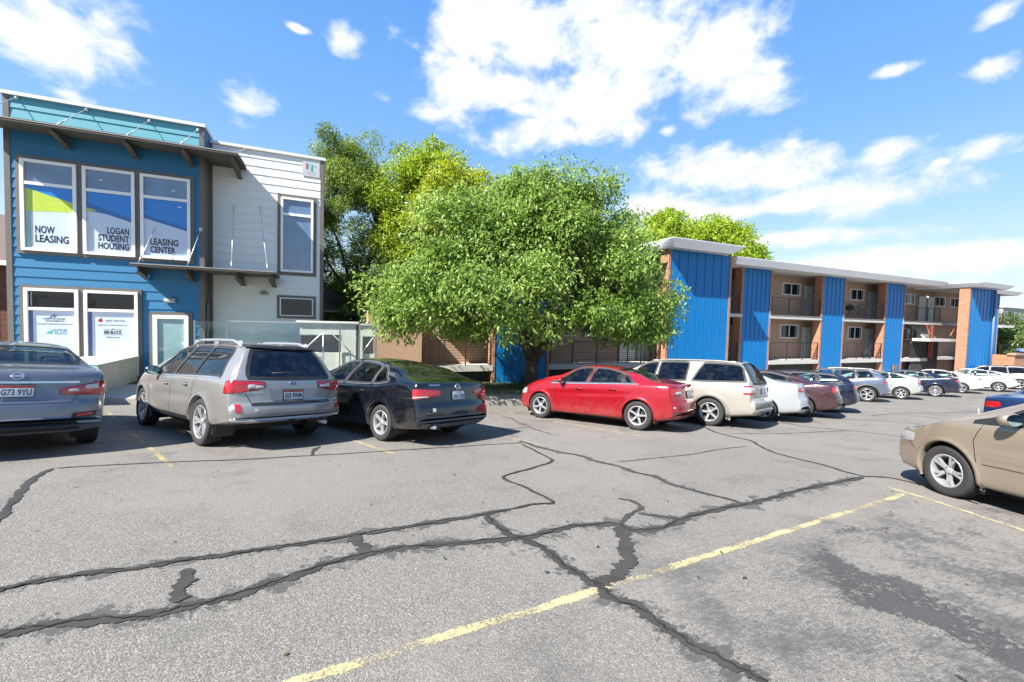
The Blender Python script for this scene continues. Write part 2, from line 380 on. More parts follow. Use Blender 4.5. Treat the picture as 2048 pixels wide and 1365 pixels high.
# sealed cracks: bands of tar following the surface, 4 mm above it
CRACKS=[
(0.09,[(-2.33,4.55),(-2.45,5.02),(-2.51,5.24),(-2.63,5.6),(-2.69,5.83),(-2.78,6.09),(-2.87,6.57),(-2.89,6.86)]),
(0.045,[(-2.89,6.86),(-2.47,6.91),(-1.82,6.91),(-0.86,6.87),(0.02,6.92),(0.73,6.96),(1.6,7.03),(2.48,7.08),(3.07,7.13),(3.47,7.13)]),
(0.055,[(3.34,7.06),(3.31,6.24),(3.24,5.71),(2.83,5.41),(2.24,5.13),(2.15,4.89),(2.24,4.51),(2.29,4.0),(2.06,3.97),(1.78,3.91)]),
(0.085,[(1.78,3.91),(1.47,3.86),(1.11,3.81),(0.65,3.76),(0.28,3.72),(-0.13,3.68),(-0.4,3.66),(-0.64,3.64),(-0.91,3.63),(-1.17,3.6),(-1.42,3.61),(-1.59,3.58),(-1.73,3.53),(-1.83,3.48)]),
(0.12,[(-1.56,2.95),(-1.46,2.97),(-1.36,2.99),(-1.18,2.99),(-0.96,2.94),(-0.78,2.94),(-0.67,2.97),(-0.5,2.99),(-0.33,3.07),(-0.11,3.17),(0.15,3.29),(0.4,3.34),(0.58,3.36),(0.78,3.34),(1.17,3.28),(1.47,3.25),(1.62,3.24),(1.8,3.26),(2.06,3.32),(2.34,3.29),(2.55,3.23),(2.59,3.08),(2.78,3.02),(3.05,3.06),(3.33,3.15),(3.77,3.23),(4.27,3.27),(4.63,3.3),(5.06,3.36),(5.58,3.45),(6.42,3.52),(7.18,3.58)]),
(0.11,[(1.47,3.86),(1.47,3.65),(1.48,3.43),(1.54,3.26),(1.6,3.13),(1.65,2.97),(1.65,2.78),(1.67,2.57),(1.7,2.41),(1.71,2.32),(1.72,2.2),(1.8,2.03),(1.8,1.86),(1.82,1.76),(1.84,1.64),(1.88,1.52),(1.92,1.41),(1.94,1.3)]),
(0.13,[(0.28,3.72),(0.3,3.54),(0.33,3.4),(0.37,3.31)]),
(0.12,[(-0.79,3.48),(-0.78,3.34),(-0.77,3.19),(-0.75,3.02)]),
(0.07,[(3.05,3.87),(3.14,3.75),(3.13,3.58),(3.0,3.48),(2.77,3.36),(2.57,3.22)]),
(0.16,[(2.57,3.22),(2.44,3.01),(2.3,2.79),(2.17,2.6),(2.03,2.48),(1.83,2.4),(1.73,2.35)]),
(0.06,[(2.94,3.41),(3.07,3.3),(3.26,3.13)]),
(0.07,[(3.47,7.33),(3.49,6.88),(3.58,6.55),(3.64,6.32),(3.83,5.99),(3.9,5.53),(4.01,5.17),(4.05,4.78),(4.14,4.48),(4.1,4.12),(4.16,3.82),(4.26,3.55),(4.3,3.29)]),
(0.07,[(9.34,8.86),(8.84,7.9),(8.42,7.24),(8.29,6.61),(8.24,6.2),(7.87,5.7),(7.55,5.22),(7.45,4.75),(7.38,4.23),(7.23,3.79),(7.25,3.62),(7.51,3.43),(7.51,3.09),(7.29,2.7),(7.1,2.36)]),
(0.03,[(4.15,5.36),(4.88,5.41),(5.8,5.48),(6.92,5.71),(7.66,5.76)]),
(0.04,[(8.48,7.02),(9.89,6.69),(11.45,6.61),(12.36,6.54)]),
(0.05,[(11.98,8.12),(11.87,7.23),(12.36,6.54),(12.6,5.61),(12.84,5.16)]),
(0.05,[(4.5,10.83),(4.57,10.31),(4.46,9.52),(4.41,8.81),(4.37,8.46),(4.44,7.85)]),
(0.04,[(3.43,8.65),(3.86,8.7),(4.41,8.81)]),
(0.05,[(17.09,8.47),(19.12,8.56),(21.8,8.22),(24.2,7.95)]),
(0.05,[(14.59,8.29),(15.83,7.57),(16.42,6.61)]),
(0.08,[(-0.1,6.91),(-0.06,7.27),(0.02,7.61)]),
]
YLINES=[
(0.11,[(-0.46,2.03),(-0.07,2.1),(0.29,2.15),(0.65,2.19),(1.12,2.24),(1.7,2.31),(2.73,2.43),(4.23,2.61),(6.74,2.91)]),
(0.1,[(6.88,3.16),(6.74,2.67),(6.52,2.16),(6.36,1.79),(6.2,1.44)]),
(0.1,[(-4.49,12.9),(-3.14,9.86),(-2.28,7.97),(-1.66,6.59)]),
(0.1,[(-0.49,10.99),(0.03,9.3),(0.65,7.77),(1.1,6.65)]),
(0.1,[(3.28,8.29),(3.42,7.61),(3.72,6.74)]),
(0.1,[(4.9,11.44),(5.42,9.7),(5.9,8.22),(6.38,6.88)]),
]
PATCHES=[
[(4.36,2.49),(4.82,2.51),(5.23,2.27),(4.94,2.17),(4.49,2.27),(4.05,2.19),(3.92,1.9),(4.09,1.75),(3.95,1.49),(3.85,1.21),(3.77,1.03),(3.64,0.77),(3.12,0.65),(3.18,0.86),(3.16,1.08),(3.18,1.3),(3.07,1.5),(3.05,1.63),(3.14,1.79),(3.4,2.0),(3.74,2.25)],
[(5.51,2.66),(5.74,2.54),(5.56,2.33),(5.58,2.22),(5.27,2.28),(5.3,2.53)],
[(5.73,2.24),(5.92,2.12),(6.09,1.98),(5.78,2.03),(5.61,2.17)],
[(2.49,3.12),(2.57,2.91),(2.42,2.65),(2.16,2.44),(1.91,2.37),(1.82,2.44),(2.07,2.55),(2.22,2.77)],
[(1.09,2.08),(1.14,2.06),(1.17,1.99),(1.14,1.97),(1.09,2.03)],
[(2.57,0.94),(2.3,1.21),(2.12,1.47),(2.07,1.3),(2.16,1.03)],
[(-0.83,3.02),(-0.78,3.33),(-0.8,3.47),(-0.74,3.18),(-0.7,2.99)],
[(-1.17,2.95),(-1.0,2.95),(-0.74,2.98),(-0.79,2.89),(-0.83,2.82),(-0.99,2.9)],
]
def seal_mat(name, col, cut, rough=.55, scale=30, edge=.25, alpha_max=1.):
    """worn coating: gritty holes let the asphalt show"""
    m, t, b = new_mat(name); p = geo_co(t)
    uv = t.n.new('ShaderNodeAttribute'); uv.attribute_name = 'edge'
    n = t.noise(p, scale, 8, .8); n2 = t.noise(p, 3.0, 5, .6)
    c = t.mix(n2, tuple(x*.55 for x in col), tuple(x*1.5 for x in col)); c = t.mix(t.m('MULTIPLY', t.sm(t.noise(p, 140, 3, .6), .5, .75), .45), c, tuple(min(1, x*2.6) for x in col)); t.link(c, b.inputs['Base Color']); b.inputs['Roughness'].default_value = rough
    b.inputs['Specular IOR Level'].default_value = .12
    v = t.m('ADD', t.m('MULTIPLY', t.m('SUBTRACT', n, .5), 3.4), t.m('MULTIPLY', t.m('SUBTRACT', n2, .5), 2.0))
    a = t.sm(t.m('ADD', v, t.m('MULTIPLY_ADD', uv.outputs['Fac'], edge*4, cut-edge*2)), -.15, .15)
    t.link(t.m('MULTIPLY', a, alpha_max), b.inputs['Alpha']); return m
TAR = seal_mat('crack_tar', (.044,.042,.040), .10, .62, 30, .34); YEL = seal_mat('worn_yellow_paint', (.42,.36,.20), -.30, .8, 55, .20, .78); YFAR = seal_mat('faded_yellow_paint', (.38,.31,.16), -.34, .85, 34, .22, .7)
OLD = seal_mat('old_sealcoat', (.062,.062,.063), -.36, .75, 34, .28, .85)
STAIN = seal_mat('tar_stain', (.075,.075,.075), -.42, .85, 20, .22, .6); HAIR = seal_mat('hairline', (.018,.017,.016), .2, .9, 18, .3)
def edge_attr(o, vals):
    at = o.data.attributes.new('edge', 'FLOAT', 'POINT'); at.data.foreach_set('value', vals)
def ribbon(pts, wid, name, mat, dz, rough=.35, jit=.0):
    P = catmull(pts, 10); Q = []
    for i in range(len(P)-1):
        n = max(1, int(np.linalg.norm(P[i+1]-P[i])/.05))
        for k_ in range(n): Q.append(P[i]+(P[i+1]-P[i])*k_/n)
    Q.append(P[-1]); Q = np.array(Q); n = len(Q)
    def sn(amp, f):
        o = np.zeros(n); ph = rng.uniform(0, 50)
        for q, a in ((1, 1), (2.7, .6), (6.1, .35)): o += a*np.sin(np.arange(n)*f*q+ph*q)
        return o*amp
    off = sn(jit, .35); wl = wid/2*(1+sn(rough*.5, .5)+rng.normal(0, rough*.16, n)); wr = wid/2*(1+sn(rough*.5, .43)+rng.normal(0, rough*.16, n))
    tap = np.clip(np.minimum(np.arange(n), n-1-np.arange(n))/4+.25, 0, 1); wl *= tap; wr *= tap
    mb = MB(); ev = []
    for i in range(n):
        d = Q[min(i+1, n-1)]-Q[max(i-1, 0)]; d = d/(np.linalg.norm(d)+1e-9); nn = np.array([-d[1], d[0]]); c = Q[i]+nn*off[i]
        for s, e in ((wl[i], 0), (wl[i]*.5, 1), (-wr[i]*.5, 1), (-wr[i], 0)):
            q = c+nn*s; mb.v.append((q[0], q[1], gz(q[0], q[1])+dz)); ev.append(e)
    mb.f = [(i*4+k_, i*4+k_+1, i*4+k_+5, i*4+k_+4) for i in range(n-1) for k_ in range(3)]; mb.mi = [0]*len(mb.f); mb.sm = [True]*len(mb.f)
    o = mb.build(name, mat); edge_attr(o, ev); tag(o, kind='structure'); return o
for i, (wd, p) in enumerate(CRACKS): ribbon(p, wd*.92, 'crack_seal', TAR, .006+.0007*(i % 4), .5, .008)
for i in (3, 4, 5, 10, 11): ribbon(CRACKS[i][1], CRACKS[i][0]*2.6, 'tar_stain', STAIN, .0012+.0002*i, .8, .03)
# hairline cracks running off the sealed ones, dark centre lines inside the old sealant
for i in (3, 4, 5, 2, 12):
    ribbon([(a+random.uniform(-.012,.012), b_+random.uniform(-.012,.012)) for a, b_ in CRACKS[i][1]], .012, 'hairline_crack', HAIR, .0098+.0001*i, .9, .012)
for k_ in range(0):
    x, y, a = random.uniform(-2, 6), random.uniform(1.4, 6.5), random.uniform(0, 6.28); pl = [(x, y)]
    for q in range(random.randint(4, 8)): a += random.uniform(-.6, .6); x += math.cos(a)*.22; y += math.sin(a)*.22; pl.append((x, y))
    ribbon(pl, .009, 'hairline_crack', HAIR, .0015, .9, .01)
for i, (wd, p) in enumerate(YLINES): ribbon(p, wd*.95, 'parking_line', YEL if i < 2 else YFAR, .0035, .2, .003)
# more bay lines along the row further right, on the same pitch
def blob(pts, name, mat, dz):
    """irregular patch on a 5 cm grid; 'edge' grows from the rim inwards"""
    P = np.array(catmull(pts+[pts[0]], 6)[:-1]); Q = np.roll(P, -1, 0); st = .05; a0, a1 = P.min(0)-.1, P.max(0)+.1
    nx_, ny_ = int((a1[0]-a0[0])/st)+2, int((a1[1]-a0[1])/st)+2; mb = MB(); ev = []; ds = np.zeros((ny_, nx_))
    for j in range(ny_):
        for i in range(nx_):
            q = a0+np.array([i, j])*st; d_ = Q-P; t_ = np.clip(((q-P)*d_).sum(1)/((d_*d_).sum(1)+1e-12), 0, 1); dd = np.linalg.norm(P+d_*t_[:, None]-q, axis=1).min()
            c = (P[:, 1] > q[1]) != (Q[:, 1] > q[1]); xi = P[:, 0]+(q[1]-P[:, 1])/(Q[:, 1]-P[:, 1]+1e-12)*(Q[:, 0]-P[:, 0]); ins = (c & (q[0] < xi)).sum() % 2 == 1
            ds[j, i] = dd if ins else -dd; mb.v.append((q[0], q[1], gz(*q)+dz)); ev.append(float(np.clip((ds[j, i]+.04)/.22, -.3, 1)))
    for j in range(ny_-1):
        for i in range(nx_-1):
            if ds[j:j+2, i:i+2].max() > -.09: mb.f.append((j*nx_+i, j*nx_+i+1, (j+1)*nx_+i+1, (j+1)*nx_+i))
    mb.mi = [0]*len(mb.f); mb.sm = [True]*len(mb.f); o = mb.build(name, mat); edge_attr(o, ev); tag(o, kind='structure')
for i, p in enumerate(PATCHES): blob(p, 'sealcoat_patch', OLD, .0025+.0004*i)

# grit, dead leaves and twigs scattered over the lot, thicker by the kerb
lt = MB()
for _ in range(1500):
    x = random.uniform(-8, 24); y = ky(x)-abs(random.gauss(0, 1.6))-.05 if random.random() < .6 else random.uniform(.8, 13)
    if y > ky(x)-.04: continue
    a = random.uniform(0, 6.28); s_ = random.uniform(.008, .028); c_, q_ = math.cos(a)*s_, math.sin(a)*s_; z = gz(x, y)+.008
    lt.add([(x-c_, y-q_, z), (x+q_*.5, y-c_*.5, z+.004), (x+c_, y+q_, z+random.uniform(0, .012)), (x-q_*.5, y+c_*.5, z+.003)], [(0,1,2,3)], random.choice((0, 0, 1)))
tag(lt.build('leaf_litter', [plain('dead_leaf', (.16,.11,.06), .8, var=.4), plain('grit_dark', (.05,.05,.05), .8)]), 'small dead leaves and grit scattered over the asphalt', 'litter', kind='stuff')

# ------------------------------------------------ cars
BLK = plain('black_plastic', (.018,.018,.02), .55, var=.2); RUB = plain('tyre_rubber', (.032,.031,.030), .82, var=.35, scale=9, bump=.3, bscale=60)
ALLOY = plain('alloy_wheel', (.60,.60,.62), .3, .5, .3, var=.06); ALLOY2 = plain('wheel_cover_silver', (.62,.63,.64), .38, .35, .2, var=.06)
DKM = plain('brake_dark', (.03,.03,.03), .6, .3); CHR = plain('chrome_trim', (.62,.63,.65), .2, .85, var=.03); INT = plain('interior_dark', (.035,.034,.034), .8)
INTG = plain('interior_grey', (.20,.19,.18), .85); RED = plain('red_lens', (.50,.012,.015), .12, 0, 1., var=.15, scale=20, spec=.6); WLENS = plain('clear_lens', (.62,.60,.60), .12, .1, 1., var=.15, scale=20)
DLENS = plain('deep_red_lens', (.20,.005,.01), .12, 0, 1.); AMB = plain('amber_lens', (.60,.20,.04), .15, 0, 1.); HLG = plain('headlamp_lens', (.55,.56,.56), .1, .35, 1., var=.3, scale=14)
MIRR = plain('mirror_glass', (.55,.75,.78), .03, 1., var=.02)
PLATE_W = plain('plate_white', (.62,.68,.74), .4); PLATE_R = plain('plate_red_band', (.55,.07,.04), .4); PLATE_T = plain('plate_letters', (.03,.04,.10), .5); STEEL = plain('satin_steel', (.35,.35,.36), .4, .8)
GL = {'green': tint_glass('glass_green', (.70,.86,.80), refl=1.1), 'dark': tint_glass('glass_privacy', (.10,.10,.11), refl=1.2), 'blue': tint_glass('glass_blue', (.62,.76,.82), refl=1.0)}

def chaikin(P, it=3):
    P = np.array(P, float)
    for _ in range(it):
        a = P[:-1]*.75+P[1:]*.25; b = P[:-1]*.25+P[1:]*.75
        Q = np.empty((len(a)*2, P.shape[1])); Q[0::2] = a; Q[1::2] = b
        P = np.vstack([P[:1], Q, P[-1:]])
    return P
def resamp(P, n):
    d = np.r_[0, np.cumsum(np.hypot(*np.diff(P, axis=0).T[:2]))]
    if d[-1] < 1e-6: return np.repeat(P[:1], n, 0)
    t = np.linspace(0, d[-1], n); return np.stack([np.interp(t, d, P[:,0]), np.interp(t, d, P[:,1])], 1)
def inpoly(x, y, P):
    c = False; j = len(P)-1
    for i in range(len(P)):
        if (P[i][1] > y) != (P[j][1] > y) and x < (P[j][0]-P[i][0])*(y-P[i][1])/(P[j][1]-P[i][1])+P[i][0]: c = not c
        j = i
    return c
def clampf(v, a, b): return max(a, min(b, v))

WHEELS = {}
def wheel_meshes(rad, wid, style):
    key = (rad, wid, style)
    if key in WHEELS: return WHEELS[key]
    rr = rad*{'outback': .70, 'five': .66, 'five_fat': .66, 'six': .63, 'ten': .70, 'mesh': .72, 'camry': .64, 'cover': .63}[style]; h = wid/2
    t = MB(); t.lathe([(rr-.012, -h*.72), (rr+.006, -h*.93), (rr+.02, -h), (rad*.86, -h*1.04), (rad*.955, -h*.96), (rad*.985, -h*.80), (rad, -h*.5), (rad*1.0, 0), (rad, h*.5), (rad*.985, h*.8), (rad*.955, h*.96), (rad*.86, h*1.04), (rr+.02, h), (rr+.006, h*.93), (rr-.012, h*.72)], 56)
    for gx in (-.45, -.15, .15, .45):          # tread grooves
        t.lathe([(rad+.0005, h*gx-.004), (rad-.004, h*gx), (rad+.0005, h*gx+.004)], 56, 1)
    tyre = t.mesh('tyre', [RUB, BLK])
    m = MB(); o = h*.80
    m.lathe([(rr+.004, o*1.12), (rr+.006, o*1.16), (rr-.012, o*1.17), (rr-.022, o*1.0), (rr-.03, o*.4), (rr-.04, -o)], 56)     # barrel and lip (outer side is +y)
    m.lathe([(0, -o*.25), (rr-.03, -o*.25)], 32, 1)
    m.lathe([(rr*.62, -o*.1), (rr*.62, o*.05), (rr*.25, o*.05)], 32, 2)  # brake disc
    n, w0, w1, twin = {'outback': (5, .030, .040, .058), 'five': (5, .050, .036, 0), 'five_fat': (5, .058, .052, 0), 'six': (6, .040, .050, 0), 'ten': (5, .028, .026, .05), 'mesh': (10, .02, .020, .022), 'camry': (5, .036, .026, .038), 'cover': (7, .045, .06, 0)}[style]
    for i in range(n):
        a = 2*math.pi*i/n+.3
        for s in ((-1, 1) if twin else (0,)):
            r0, r1 = rr*.16, rr-.015; a1 = a+s*twin/rr*.9*(1 if style != 'mesh' else 1.2); a0 = a+s*twin/rr*.35
            def P(r_, ang, off, y): return (r_*math.cos(ang)-off*math.sin(ang), y, r_*math.sin(ang)+off*math.cos(ang))
            secs = []
            for k_ in range(6):
                f = k_/5; r_ = r0+(r1-r0)*f; ang = a0+(a1-a0)*f; ww = (w0+(w1-w0)*f)/2*(1+.25*(2*f-1)**2); yy = o*(.80+.28*math.sin(f*1.6)); 
                secs += [P(r_, ang, -ww, yy-.03), P(r_, ang, -ww*.8, yy), P(r_, ang, ww*.8, yy), P(r_, ang, ww, yy-.03)]
            m.add(secs, [(k_*4+j, k_*4+j+1, k_*4+j+5, k_*4+j+4) for k_ in range(5) for j in range(3)], 0, False)
    m.lathe([(0, o*.98), (rr*.11, o*.98), (rr*.13, o*.94), (rr*.24, o*.86), (rr*.26, o*.5)], 30)
    for i in range(5):
        a = 2*math.pi*(i+.5)/5+.3; m.lathe([], 3); c = (math.cos(a)*rr*.19, o*.92, math.sin(a)*rr*.19); m.ell(c, (.009,.006,.009), 2, 8, 6)
    rim = m.mesh('rim', [ALLOY if style != 'cover' else ALLOY2, BLK, DKM])
    WHEELS[key] = (tyre, rim); return WHEELS[key]

def resolve(spec, key, d=None): return spec.get(key, d)
def build_car(name, pos, hdg, sc, S, label, cat, group=None):
    """pos = ground point under the middle of the rear axle; S = dimensions and profiles of the model"""
    wb, W, Hh = S['wb'], S['W']/2, S['H']; tx, tz = zip(*S['top']); bx, bz = zip(*S['bot']); lx, lz = zip(*S['belt'])
    x0, x1 = tx[0], tx[-1]; rw = S['rw']; rad = S['rad']; arch = S.get('arch', rad+.045)
    px, pw = zip(*S.get('plan', [(x0, .93), (x0+.5, .985), (x0+1.3, 1.), (x1-1.2, 1.), (x1-.5, .97), (x1, .90)]))
    # stations spaced by arc length of the side outline
    xx = np.linspace(x0, x1, 3000); zz = pchip(tx, tz, xx); d = np.r_[0, np.cumsum(np.hypot(np.diff(xx), np.diff(zz)))]
    ns = int(d[-1]/S.get('cell', .03)); st = np.interp(np.linspace(0, d[-1], ns), d, xx)
    for k_ in range(3): st = np.sort(st)
    NG = (5, 22, 17, 15); half = []
    for x in st:
        zt = float(pchip(tx, tz, np.array([x]))[0]); z0 = float(np.interp(x, bx, bz)); zb = float(pchip(lx, lz, np.array([x]))[0])
        zb = min(zb, zt-.035); w_ = W*float(pchip(px, pw, np.array([x]))[0]); z0 = min(z0, zt-.06)
        hh = zt-zb; f = clampf((zt-zb)/(Hh-zb+1e-6), 0, 1); yb = .945*w_; yc = yb+(rw-yb)*f; cr = .018+.045*f; s = zb-z0
        g1 = [(0, z0), (.55*w_, z0), (.86*w_, z0+.005*s), (.955*w_, z0+.05*s)]
        g2 = [(.955*w_, z0+.05*s), (.985*w_, z0+.14*s), (.992*w_, z0+.32*s), (1.0*w_, z0+.55*s), (1.0*w_, z0+.72*s), (.985*w_, z0+.88*s), (.962*w_, zb-.02*min(1, s*3))]
        rnd = .035+.05*f
        g3 = [(.962*w_, zb-.02*min(1, s*3)), (yb, zb), (yb+(yc-yb)*.5, zb+hh*.45), (yc, zt-cr-min(rnd, hh*.3)), (yc-.02-.02*f, zt-cr*.75), (yc-.13, zt-cr*.45)]
        g4 = [(yc-.13, zt-cr*.45), (.55*yc, zt-cr*.18), (.25*yc, zt-.003), (0, zt)]
        h = []
        for g_, n_ in zip((g1, g2, g3, g4), NG):
            q = resamp(chaikin(g_), n_); h.append(q if not h else q[1:])
        half.append(np.vstack(h))
    half = np.array(half); nh = half.shape[1]; wc = [(0, rad), (wb, rad)]
    ex = S.get('crease', 0.)
    V = []
    def warp(x, y):
        a = clampf((x-x0)/.75, 0, 1); b = clampf((x1-x)/.95, 0, 1); r_ = abs(y)/W
        return x+S.get('kr', .22)*(r_**3.2)*(1-a)**1.5-S.get('kf', .34)*(r_**2.6)*(1-b)**1.4
    for i, x in enumerate(st):
        pts = []
        for k_ in range(nh):
            y, z = half[i, k_]
            if y > .7*W:
                for cx, cz in wc:
                    r_ = math.hypot(x-cx, z-cz)
                    if z < S.get('flz', 1.0): y += S.get('flare', .018)*(1-clampf((r_-arch)/.15, 0, 1))**2
                zc = S.get('cz', .78)+S.get('cs', -.02)*(x-wb/2)
                y -= ex*math.exp(-((z-zc+.10)/.07)**2)*clampf(1-abs(x-wb/2)/(wb*.62), 0, 1)
            pts.append((warp(x, y), y, z))
        V.append(pts)
    mb = MB(); ring = 2*nh-2
    for pts in V:
        mb.v += [(p[0], p[1], p[2]) for p in pts]+[(p[0], -p[1], p[2]) for p in pts[-2:0:-1]]
    F = []
    for i in range(len(V)-1):
        for k_ in range(ring):
            a, b = i*ring+k_, i*ring+(k_+1) % ring; F.append((a, b, b+ring, a+ring))
    for i in (0, len(V)-1):
        for k_ in range(nh-1):
            l0, l1 = i*ring+k_, i*ring+k_+1; r1 = i*ring+(ring-k_-1) % ring; r0 = i*ring+(ring-k_) % ring
            q = (l0, l1, r1, r0); F.append(tuple(dict.fromkeys(q if i == 0 else q[::-1])))
    bvh = BVHTree.FromPolygons([Vector(v) for v in mb.v], F, epsilon=0)
    root = empty(name, (0,0,0), 0, label, cat, group); mats = {'p': S['paint'], 'k': BLK, 'c': CHR}
    PB = MB()     # extra painted-body faces (gaps, arch lips)
    side = lambda s: (lambda q, off=.003: hit((q[0], s*3., q[1]), (0, -s, 0), off))
    def hit(o, d_, off):
        h = bvh.ray_cast(Vector(o), Vector(d_))
        if h[0] is None: return None
        n = h[1]
        if n.dot(Vector(d_)) > 0: n = -n
        return h[0]+n*off
    rear = lambda q, off=.003: hit((x0-2, q[0], q[1]), (1, 0, 0), off)
    front = lambda q, off=.003: hit((x1+2, q[0], q[1]), (-1, 0, 0), off)
    top = lambda q, off=.003: hit((q[0], q[1], 4), (0, 0, -1), off)
    def wrapf(xc, yc, s):      # q=(angle from +y towards -x in degrees, z)
        def f(q, off=.004):
            a = R(q[0]); dd = Vector((-math.sin(a), s*math.cos(a), 0)); return hit(Vector((xc, s*yc, q[1]))+dd*2, -dd, off)
        return f
    def patch(pr, fn, nu, nv, off=.003, mb_=None, mi=0, dom=0.):
        """map the unit square through fn onto the body along projector pr"""
        m_ = mb_ or MB(); base = len(m_.v); last = None; idx = {}
        for j in range(nv+1):
            for i in range(nu+1):
                u, v = i/nu, j/nv; p = pr(fn(u, v), off+dom*16*u*(1-u)*v*(1-v))
                if p is None: p = last
                if p is None: p = Vector((0, 0, 0))
                last = p; m_.v.append(tuple(p))
        a = base+(nv//2)*(nu+1)+nu//2; A, B_, C2 = Vector(m_.v[a]), Vector(m_.v[a+1]), Vector(m_.v[a+nu+1])
        nrm = (B_-A).cross(C2-A); flip = nrm.dot(A-Vector((clampf(A.x, 0, wb), 0, .55))) < 0      # keep every patch facing outwards
        for j in range(nv):
            for i in range(nu):
                a = base+j*(nu+1)+i; q = (a, a+1, a+nu+2, a+nu+1); m_.f.append(q[::-1] if flip else q); m_.mi.append(mi); m_.sm.append(True)
        return m_
    def outline(fn, n=14):
        return [fn(i/n, 0) for i in range(n)]+[fn(1, i/n) for i in range(n)]+[fn(1-i/n, 1) for i in range(n)]+[fn(0, 1-i/n) for i in range(n)]
    def frame(pr, P, w_in, w_out, off, m_, mi=0):
        P = [np.array(p, float) for p in P]; n = len(P); area = sum(P[i][0]*P[(i+1) % n][1]-P[(i+1) % n][0]*P[i][1] for i in range(n)); s = 1 if area > 0 else -1
        base = len(m_.v); last = Vector((0,0,0))
        for i in range(n):
            d_ = P[(i+1) % n]-P[i-1]; L_ = np.linalg.norm(d_); nn = np.array([d_[1], -d_[0]])/(L_+1e-9)*s
            for o_ in (-w_in, w_out):
                q = pr(P[i]+nn*o_, off); last = q if q is not None else last; m_.v.append(tuple(last))
        for i in range(n):
            a = base+2*i; b = base+2*((i+1) % n); m_.f.append((a, a+1, b+1, b)); m_.mi.append(mi); m_.sm.append(True)
    holes_side = []; holes_top = []; holes_rear = []
    # ---- side windows: columns between slanted pillars under the roof edge
    top_z = lambda x: float(pchip(tx, tz, np.array([x]))[0]); belt_z = lambda x: float(pchip(lx, lz, np.array([x]))[0])
    glass_side = GL[S.get('glass', 'green')]; wn = S['windows']; dh = S.get('hdr', .085)
    for wi, wdw in enumerate(wn):
        a0, a1, b0, b1 = wdw[:4]; tone = wdw[4] if len(wdw) > 4 else S.get('glass', 'green')
        def fn(u, v, a0=a0, a1=a1, b0=b0, b1=b1):
            # rounded quadrilateral: bottom edge a0..b0, top edge a1..b1
            xl, xr = a0+(a1-a0)*v, b0+(b1-b0)*v; x = xl+(xr-xl)*u
            lo = belt_z(x)+.03; hi = max(lo+.012, top_z(x)-dh); e = .10*(abs(2*u-1)**6)
            z = lo+(hi-lo)*v; z += (.5-v)*e*.5*(hi-lo); return (x, z)
        for s in (1, -1):
            g_ = patch(side(s), fn, 14, 8, -.004); tr = MB(); P = outline(fn)
            w_ = g_.build('side_window', GL[tone], root)
            frame(side(s), P, .022, .024, .004, tr, 0)
            if S.get('chrome') and True: frame(side(s), P, -.014, .024, .007, tr, 1)
            tr.build('window_trim', [BLK, CHR], w_)
        holes_side.append(outline(fn))
    if S.get('chromebelt'):
        for s in (1, -1):
            xa, xb = S['chromebelt']; m_ = patch(side(s), lambda u, v: (xa+(xb-xa)*u, belt_z(xa+(xb-xa)*u)+.002+.022*v), 40, 2, .006); m_.build('belt_trim', CHR, root)
    # ---- windscreen and rear glass
    def glass_band(xa, xb, wa, wb_, nm, tone, pr, steep=False):
        def fn(u, v):
            x = xa+(xb-xa)*v; yy = (wa+(wb_-wa)*v); e = 1-.06*abs(2*v-1)**4; return (x, (2*u-1)*yy*e)
        if steep:
            fn2 = lambda u, v: ((2*u-1)*(wa+(wb_-wa)*v)*(1-.05*abs(2*v-1)**4), xa+(xb-xa)*v+.04*(1-abs(2*u-1)**2)*(1 if v > .5 else -.2)*abs(2*v-1))
            P = outline(fn2); g_ = patch(rear, fn2, 20, 10, -.002); holes_rear.append(P); pj = rear
        else:
            P = outline(fn); g_ = patch(top, fn, 18, 14, -.002); holes_top.append(P); pj = top
        o = g_.build(nm, GL[tone], root); tr = MB(); frame(pj, P, .03, .022, .004, tr, 0); tr.build('window_trim', [BLK], o); return o
    ws = S['screen']; glass_band(ws[0], ws[1], ws[2], ws[3], 'windscreen', 'green' if S.get('glass') != 'blue' else 'blue', top)
    rg = S['backlight']; glass_band(rg[0], rg[1], rg[2], rg[3], 'rear_window', rg[4], top if not S.get('hatch') else rear, bool(S.get('hatch')))
    # ---- wheel openings
    def lip(cx, s, r0, r1, off, mi, m_, a0=-20, a1=200, n=44):
        base = len(m_.v); cnt = 0; last = None
        for i in range(n+1):
            a = R(a0+(a1-a0)*i/n); row = []
            for r_, oo in ((r0-.002, -.10), (r0, off), ((r0+r1)/2, off+.002), (r1, off*.4)):
                x, z = cx+math.cos(a)*max(r_, .01), rad+math.sin(a)*r_
                p = hit((x, s*3, max(z, float(np.interp(x, bx, bz))+.03)), (0, -s, 0), 0)
                if p is None: p = Vector(last) if last else Vector((x, s*W, z))
                q = Vector((x, p.y+s*oo, z)); last = q; row.append(tuple(q))
            m_.v += row
        for i in range(n):
            for j in range(3): a = base+i*4+j; m_.f.append((a, a+1, a+5, a+4)); m_.mi.append(mi); m_.sm.append(True)
    clad = S.get('clad', 0)
